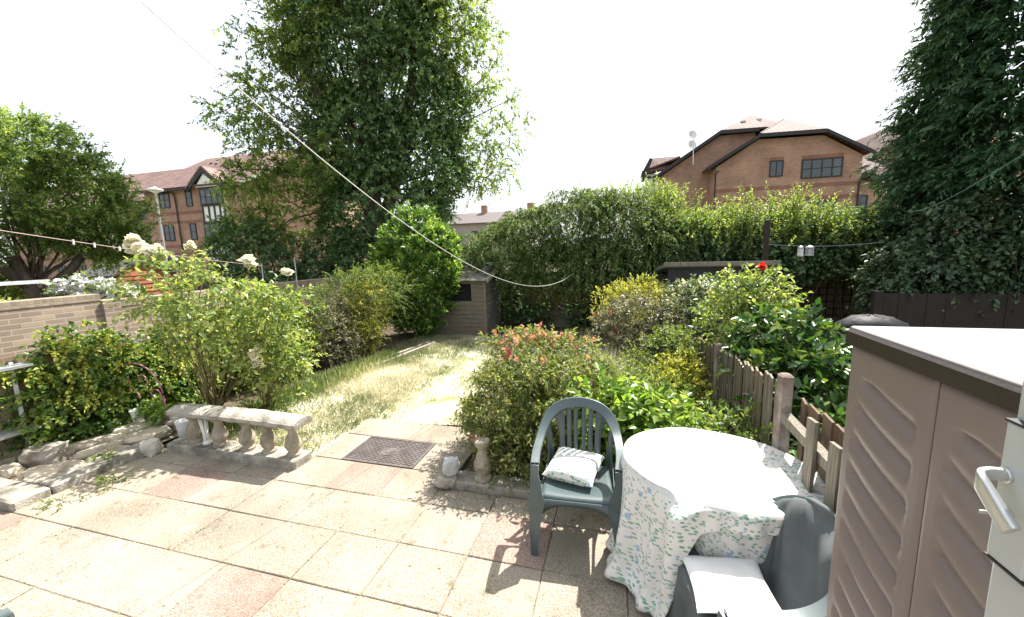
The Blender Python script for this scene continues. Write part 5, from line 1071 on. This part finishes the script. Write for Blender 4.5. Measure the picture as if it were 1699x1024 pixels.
MB().box(-38.05,-31.95,23.45,23.54,7.40,7.56).build('gutter', BLACKW, t); MB().box(-28.7,-27.1,23.45,23.54,7.40,7.56).build('gutter', BLACKW, t)
MB().tube([(-34.6,23.85,7.4),(-34.2,23.88,7.2),(-34.15,23.9,6.8),(-34.1,23.9,0)],.05,6).build('drainpipe', BLACKW, t)
bay = MB().box(-31.22,-28.92,23.75,23.99,-.06,7.4).build('bay', WHITE, t)
for x_ in (-31.22,-30.62,-30.06,-29.5,-29.05):
    for z0,z1 in ((4.95,6.05),(2.35,3.5)): MB().box(x_-.0,x_+.13,23.69,23.747,z0,z1).build('timber', BLACKW, bay)
for z in (7.36,6.06,4.80,3.50,2.2): MB().box(-31.26,-28.87,23.675,23.748,z,z+.14).build('timber', BLACKW, bay)
window(bay,-31.2,-28.95,6.2,7.36,23.69,4,2,((.02,.22),)); window(bay,-31.2,-28.95,3.64,4.80,23.69,4,2,((.0,.22),(.8,1)))
MB().prism([(-31.5,23.6,7.5),(-29.3,23.6,7.5),(-30.45,23.6,8.55)],(0,.12,0)).build('gable_panel', WHITE, bay)
for s_,x_ in ((1,-32.15),(-1,-28.75)):
    MB().prism([(x_,23.45,7.2),(x_,23.45,7.5),(-30.45,23.45,8.98),(-30.45,23.45,8.55)],(0,.14,0)).build('gable_board', BLACKW, bay)
    roofpoly(bay, [(x_-.05*s_,23.43,7.45),(-30.45,23.43,8.92),(-30.45,25.9,8.92),(x_-.05*s_,23.8,7.5)], TILE2)
for x_,y_ in ((-34,27),(-33.2,26.8),(-32.6,27.3),(-31.2,26.9),(-29.6,27.4),(-28.5,27.2)): z_ = 7.55+(y_-23.55)*.695; MB().box(x_,x_+.22,y_,y_+.25,z_+.1,z_+.27).build('roof_vent', BLACKW, t)
# --- second block further left
t = thing('apartment_block','lower looking brick flats with a pink tiled roof behind the crooked tree','building',(-46,30,0))
MB().prism([(-60,26,-.06),(-38.3,26,-.06),(-38.3,26,7.3),(-60,26,7.3)],(0,9,0)).build('wall', BR1, t)
for z in (5.05,2.5): MB().box(-60,-38.28,25.985,25.999,z-.11,z+.11).build('brick_band', BRR, t)
roofpoly(t, [(-60,25.5,7.2),(-38.1,25.5,7.2),(-39.9,30.5,10.9),(-60,30.5,10.9)], TILE2); roofpoly(t, [(-38.1,25.5,7.2),(-38.1,35.5,7.2),(-39.9,30.5,10.9)], TILE2); roofpoly(t, [(-60,35.5,7.2),(-38.1,35.5,7.2),(-39.9,30.5,10.9),(-60,30.5,10.9)], TILE2)
MB().box(-60,-38.1,25.4,25.49,7.05,7.22).build('gutter', BLACKW, t)
for fl in (0,1,2):
    for x_ in (-40.6,-43.5,-46.5,-50,-53,-56): window(t,x_-1.1,x_,5.75-2.55*fl,6.95-2.55*fl,26,2,2,((0,.4),))
MB().tube([(-41.5,25.88,7),(-41.5,25.88,0)],.05,6).build('drainpipe', BLACKW, t)
po = MB().box(-44.0,-42.0,24.6,25.98,-.06,3.2).build('porch', BR1, t); MB().prism([(-44.2,24.5,3.2),(-41.8,24.5,3.2),(-43,24.5,4.7)],(0,.1,0)).build('porch_gable', WHITE, po)
for x_ in (-44.5,-41.5): MB().prism([(x_,24.38,3.0),(x_,24.38,3.3),(-43,24.38,5.05),(-43,24.38,4.7)],(0,.1,0)).build('gable_board', BLACKW, po); roofpoly(po, [(x_,24.4,3.25),(-43,24.4,5.0),(-43,26,5.0),(x_,26,3.25)], TILE)
# --- right block, gable end at v=31
t = thing('apartment_block','brick flats with stepped clipped gables behind the right hand hedge','building',(10,36,0))
F = [(6.35,31,-.06),(14.8,31,-.06),(14.8,31,7.45),(12.6,31,8.85),(8.85,31,8.95),(6.35,31,7.35)]
MB().prism(F,(0,14,0)).build('wall', BR1, t)
roofpoly(t, [(5.85,30.6,7.32),(8.82,30.6,9.10),(11.03,33.4,10.5),(11.03,46,10.5),(5.85,46,7.32)], TILE); roofpoly(t, [(15.15,30.6,7.5),(12.6,30.6,9.02),(11.03,33.4,10.5),(11.03,46,10.5),(15.15,46,7.5)], TILE); roofpoly(t, [(8.82,30.6,9.12),(12.6,30.6,9.04),(11.03,33.4,10.6)], TILE)
for a,b_ in (((5.75,7.15),(8.82,8.98)),((8.8,8.98),(12.62,8.90)),((12.6,8.90),(15.25,7.32))): MB().prism([(a[0],30.5,a[1]),(b_[0],30.5,b_[1]),(b_[0],30.5,b_[1]+.2),(a[0],30.5,a[1]+.2)],(0,.09,0)).build('verge_board', BLACKW, t)
for a,b_ in (((8.82,30.6,9.2),(11.03,33.4,10.68)),): MB().tube([a,b_],.09,6).build('hip_tiles', TILE, t)
window(t,11.45,13.75,6.2,7.42,31,4,2,((.82,1),),.08); window(t,9.6,10.4,6.45,7.5,31,2,1,()); window(t,11.95,13.6,3.6,4.8,31,3,2,((.7,1),)); 
MB().box(11.5,11.75,30.945,30.948,0,.01).build('sill', WHITE, t)
for a in ((11.45,13.75,7.43,7.66),(9.6,10.4,7.51,7.72)): MB().box(a[0],a[1],30.985,30.999,a[2],a[3]).build('window_head', BRR, t)
for z in (5.75,4.95,3.0): MB().box(6.34,14.82,30.988,30.998,z-.12,z+.12).build('brick_band', BRR, t)
MB().tube([(6.45,30.85,7.1),(6.3,30.9,6.9),(6.3,30.92,0)],.05,6).build('drainpipe', BLACKW, t)
MB().tube([(14.75,30.85,6.0),(14.7,30.92,5.6),(14.7,30.92,0)],.05,6).build('drainpipe', BLACKW, t)
G2 = [(2.95,33,-.06),(6.34,33,-.06),(9.2,33,-.06),(9.2,33,9.9),(6.9,33,9.9),(2.95,33,7.35)]
MB().prism(G2,(0,12,0)).build('rear_wall', BR1, t)
roofpoly(t, [(2.5,32.6,7.25),(6.85,32.6,10.05),(9.4,35.2,11.55),(9.4,46,11.55),(2.5,46,7.25)], TILE); roofpoly(t, [(6.85,32.6,10.07),(9.6,32.6,10.0),(12.3,35.2,10.5),(9.4,35.2,11.6)], TILE); roofpoly(t,[(9.4,35.2,11.55),(12.4,35.2,10.4),(12.8,46,9.8),(9.4,46,11.55)], TILE)
for a,b_ in (((2.4,7.05),(6.87,9.92)),((6.85,9.92),(9.3,9.85))): MB().prism([(a[0],32.5,a[1]),(b_[0],32.5,b_[1]),(b_[0],32.5,b_[1]+.2),(a[0],32.5,a[1]+.2)],(0,.09,0)).build('verge_board', BLACKW, t)
for x_,y_,z_ in ((8.6,33.9,10.6),(9.7,34.2,10.7)): MB().lathe([(.16,0),(.16,.3),(.2,.32),(.2,.4)],(x_,y_,z_),12).build('roof_vent', WHITE, t)
# side bay at the left corner
MB().box(1.9,2.94,33.2,35.5,-.06,7.6).build('side_bay', WHITE, t); roofpoly(t,[(1.6,33.0,7.75),(4.3,33.0,8.6),(4.3,36,8.6),(1.6,36,7.75)]); roofpoly(t,[(1.6,32.9,7.6),(3.2,32.9,7.75),(4.4,34.4,8.9),(2.2,34.4,8.9)])
for z in (7.3,6.0,4.8,3.5): MB().box(1.88,2.94,33.12,33.19,z,z+.14).build('timber', BLACKW, t)
for x_ in (1.9,2.4,2.82): MB().box(x_,x_+.12,33.1,33.19,3,7.4).build('timber', BLACKW, t)
MB().prism([(1.5,32.8,7.0),(1.5,32.8,7.6),(2.1,32.8,8.75),(2.3,32.8,8.6),(1.7,32.8,7.0)],(0,.12,0)).build('gable_board', BLACKW, t)
# right wing
MB().prism([(14.81,31.6,-.06),(22,31.6,-.06),(22,31.6,4.2),(16.6,31.6,5.6),(14.81,31.6,6.05)],(0,9,0)).build('wing_wall', BR1, t)
roofpoly(t,[(14.3,31.2,5.95),(15.15,31.2,6.35),(15.6,34.5,8.1),(14.3,34.5,8.1)]); roofpoly(t,[(15.1,31.2,6.4),(17.6,31.2,5.2),(19.5,35,7.9),(15.5,35,8.4)])
MB().prism([(15.1,31.1,6.2),(17.7,31.1,4.95),(17.7,31.1,5.15),(15.1,31.1,6.45)],(0,.09,0)).build('verge_board', BLACKW, t); MB().prism([(14.2,31.1,5.75),(15.15,31.1,6.2),(15.15,31.1,6.42),(14.2,31.1,5.97)],(0,.09,0)).build('verge_board', BLACKW, t)
MB().prism([(16.2,34,-.06),(26,34,-.06),(26,34,9.5),(20,34,10.2),(16.2,34,7.2)],(0,9,0)).build('wing_wall', BR1, t); roofpoly(t,[(15.8,33.6,7.0),(19.8,33.6,10.3),(22,38,11.5),(15.8,38,9)])
MB().prism([(15.7,33.5,6.85),(19.8,33.5,10.15),(19.8,33.5,10.4),(15.7,33.5,7.1)],(0,.09,0)).build('verge_board', BLACKW, t)
window(t,15.0,15.55,4.0,5.0,31.6,1,2,((.4,.9),)); MB().lathe([(.09,0),(.09,.1)],(16.1,31.55,5.1),10).build('wall_vent', BLACKW, t)
MB().tube([(15.25,31.9,6.5),(15.5,34.5,8.25)],.14,6).build('hip_tiles', TILE, t)
# aerial pole with two dishes
t = thing('satellite_mast','thin pole with two satellite dishes on the left gable of the right hand flats','satellite dish',(5.08,32.4,8.1))
MB().tube([(5.08,32.4,7.9),(5.05,32.4,10.1)],.035,8).build('pole', METALW, t)
for z in (9.95,9.25):
    M_ = Matrix.Translation((4.9,32.2,z)) @ Matrix.Rotation(R(75),4,'X') @ Matrix.Rotation(R(25),4,'Y'); mb = MB().lathe([(.001,.0),(.2,.03),(.33,.09),(.34,.09),(.2,.02),(.001,-.01)],n=20); mb.v = [tuple(M_@Vector(p)) for p in mb.v]; d = mb.build('dish', METALW, t, smooth=True)
    MB().tube([(4.9,32.2,z),(4.75,31.7,z-.1),(4.8,31.65,z+.02)],.02,6).build('feed_arm', GALV, d)
# far terrace
t = thing('terraced_house','pale far away terrace with grey roofs between the laurel and the cotoneaster','building',(-20,64,0))
MB().prism([(-32,60,-.06),(-14,60,-.06),(-14,60,6.6),(-32,60,6.6)],(0,8,0)).build('wall', mat('pale_render',(.34,.31,.28),(.28,.26,.23),scale=1), t)
roofpoly(t,[(-32.3,59.5,6.5),(-13.7,59.5,6.5),(-13.7,64,8.5),(-32.3,64,8.5)],mat('grey_tiles',(.15,.125,.115),(.11,.095,.09),scale=3)); 
for x_ in (-27,-23,-19,-15): window(t,x_,x_+1.2,4,5.4,60,2,2,((0,1),))
for x_ in (-22.5,-14.6): MB().box(x_,x_+1.0,63.5,64.2,8.2,9.7).build('chimney', BR1, t)
# street lamp
t = thing('street_lamp','grey street lamp with a lantern head in front of the left flats','street lamp',(-20.02,13.24,0))
MB().tube([(-20.02,13.24,-.05),(-20.02,13.24,.9),(-20.02,13.24,.95),(-20.02,13.24,5.0)],[.08,.08,.05,.038],10).build('pole', GALV, t)
MB().lathe([(.06,0),(.09,.05),(.24,.12),(.30,.15),(.27,.2),(.10,.26),(.04,.3)],(-20.02,13.24,4.98),16).build('lantern', METALW, t, smooth=True)
# ================================================================ grass
def blades(n, f, hmin, hmax, w, m, name, label, seed, bend=.5, green=.5, z=-.01):
    g = np.random.default_rng(seed); x, y, hs = f(g, n); k = len(x)
    gr = np.array([noise.noise(Vector((a*.9, b_*.9, 3.3))) + .6*noise.noise(Vector((a*2.7,b_*2.7,9))) for a, b_ in zip(x, y)])
    h = g.uniform(hmin,hmax,k)*hs; D = nrm(np.stack([g.normal(size=k)*bend, g.normal(size=k)*bend, np.ones(k)],1)); Nn = nrm(np.stack([g.normal(size=k),g.normal(size=k),np.full(k,.3)],1))
    v = np.clip(green - gr*.9 + g.normal(size=k)*.18, 0, 1)
    me = leaf_mesh(name, np.stack([x,y,np.full(k,z)],1), D, Nn, h, np.full(k,w)*g.uniform(.6,1.4,k), v, fold=.2, curl=2.5, pointy=.7)
    o = obj(name, me, m, kind='stuff'); o['label'] = label; o['category'] = 'grass'; return o
def lawnf(g, n):
    y = g.uniform(3.0,8.7,n*2); x = g.uniform(-5.1,-1.2,n*2)
    lo = np.where(y > 4.2, -4.95+(y-4.2)*.1, -4.6); hi = np.where(y < 4, -1.75, np.minimum(-1.3,-1.75+(y-4)*.12)); hi = np.where(y < 3.97, -2.99, hi)
    pth = np.array([noise.noise(Vector((a*1.1,b_*1.1,7))) for a,b_ in zip(x,y)])
    worn = np.exp(-((x-(-2.3+ (y-4)*-.12))/.45)**2)
    k = (x > lo) & (x < hi) & (g.uniform(0,1,len(x)) < (.95-.8*worn)*(.75+pth)); x,y,lo_ = x[k][:n],y[k][:n],lo[k][:n]
    return x, y, 1+1.4*np.exp(-(x-lo_)/.35)
blades(46000, lawnf, .02, .075, .0065, LM['straw'], 'lawn_grass', 'dry straw coloured lawn grass with green patches', 201, .55, .50)
def edgef(g, n):
    y = g.uniform(3.1,6.6,n); x = -4.75+(np.maximum(y-4.2,0))*.1+np.abs(g.normal(size=n))*.22+.02; return x, y, 1-.0*x
blades(5000, edgef, .06, .22, .007, LM['ggrass'], 'long_grass', 'longer green grass along the left edge of the lawn', 202, .35, .45)
def tuftf(g, n):
    y = 5.0+g.normal(size=n)*.38; x = -.45+g.normal(size=n)*.34; return x, y, 1+0*x
blades(9000, tuftf, .3, .8, .009, LM['straw'], 'tall_weeds', 'tall pale silvery grass and weeds behind the fuchsia', 203, .22, .55)
def farf(g, n): x = g.uniform(-1.2,.9,n); y = 5.6+g.uniform(0,3.4,n); return x, y, 1+0*x
blades(6000, farf, .1, .35, .009, LM['ggrass'], 'bed_grass', 'rough grass filling the bed towards the back wall', 204, .35, .5)
# stray weeds on the paving
for k,(x_,y_,l) in enumerate(((-4.42,2.2,'small weed in a paving joint beside the pond kerb corner'),(-4.5,1.93,'tiny weed on the paving in front of the pond kerb'),(-4.95,2.45,'leafy trailing weed lying over the pond kerb'))):
    shrub('weed', l, 'weed', (x_,y_,0), [(x_,y_,.025,.16,.09,.03)], 22 if k < 2 else 50, LM['lime'], group='weeds on the paving', seed=210+k, ln=.09,k=5,leaf=.028 if k < 2 else .05,wd=.5,droop=.4,nst=3,sr=.002,zmin=.004)
def litter(g, n): 
    return None
g = np.random.default_rng(77); n = 420
px_ = np.concatenate([g.uniform(-5.6,-4.0,160), g.uniform(-1.5,.2,200), g.uniform(-4,-1,60)]); py_ = np.concatenate([g.uniform(2.0,2.8,160), 2.55+np.abs(g.normal(size=200))*.12+.1, g.uniform(1.8,2.75,60)])
D = nrm(np.stack([g.normal(size=n),g.normal(size=n),g.normal(size=n)*.1],1)); Nn = nrm(np.stack([g.normal(size=n)*.3,g.normal(size=n)*.3,np.ones(n)],1))
o = obj('leaf_litter', leaf_mesh('leaf_litter', np.stack([px_,np.minimum(py_,2.82),np.full(n,.008)],1), D, Nn, g.uniform(.008,.022,n), g.uniform(.005,.011,n), g.uniform(0,1,n)), LM['fuch'], kind='stuff'); o['label'] = 'dry fallen leaves scattered on the paving'; o['category'] = 'leaf litter'

def jointf(g, n):
    n2 = n//2; r_ = np.array([2.61-.437*k for k in range(6)]+[3.05,2.61]); c_ = np.array([-1.47-.512*k for k in range(-3,9)])
    cl = g.uniform(0,1,n) ; y1 = r_[g.integers(0,len(r_),n2)]; ck = g.integers(0,26,n2); x1 = -5.5+ck*.27+g.normal(size=n2)*.035
    x2 = c_[g.integers(0,len(c_),n-n2)]; y2 = .6+g.integers(0,9,n-n2)*.27+g.normal(size=n-n2)*.03
    x = np.concatenate([x1,x2]); y = np.concatenate([y1,y2])+g.normal(size=n)*.003; k = (y < 2.8) & (x < .0) & ~((x < -4.7) & (y > 1.9)); return x[k], y[k], 1+0*x[k]
blades(1500, jointf, .005, .022, .004, LM['ggrass'], 'joint_moss', 'moss and tiny weeds in the joints of the paving', 205, .9, .7, z=-.006)
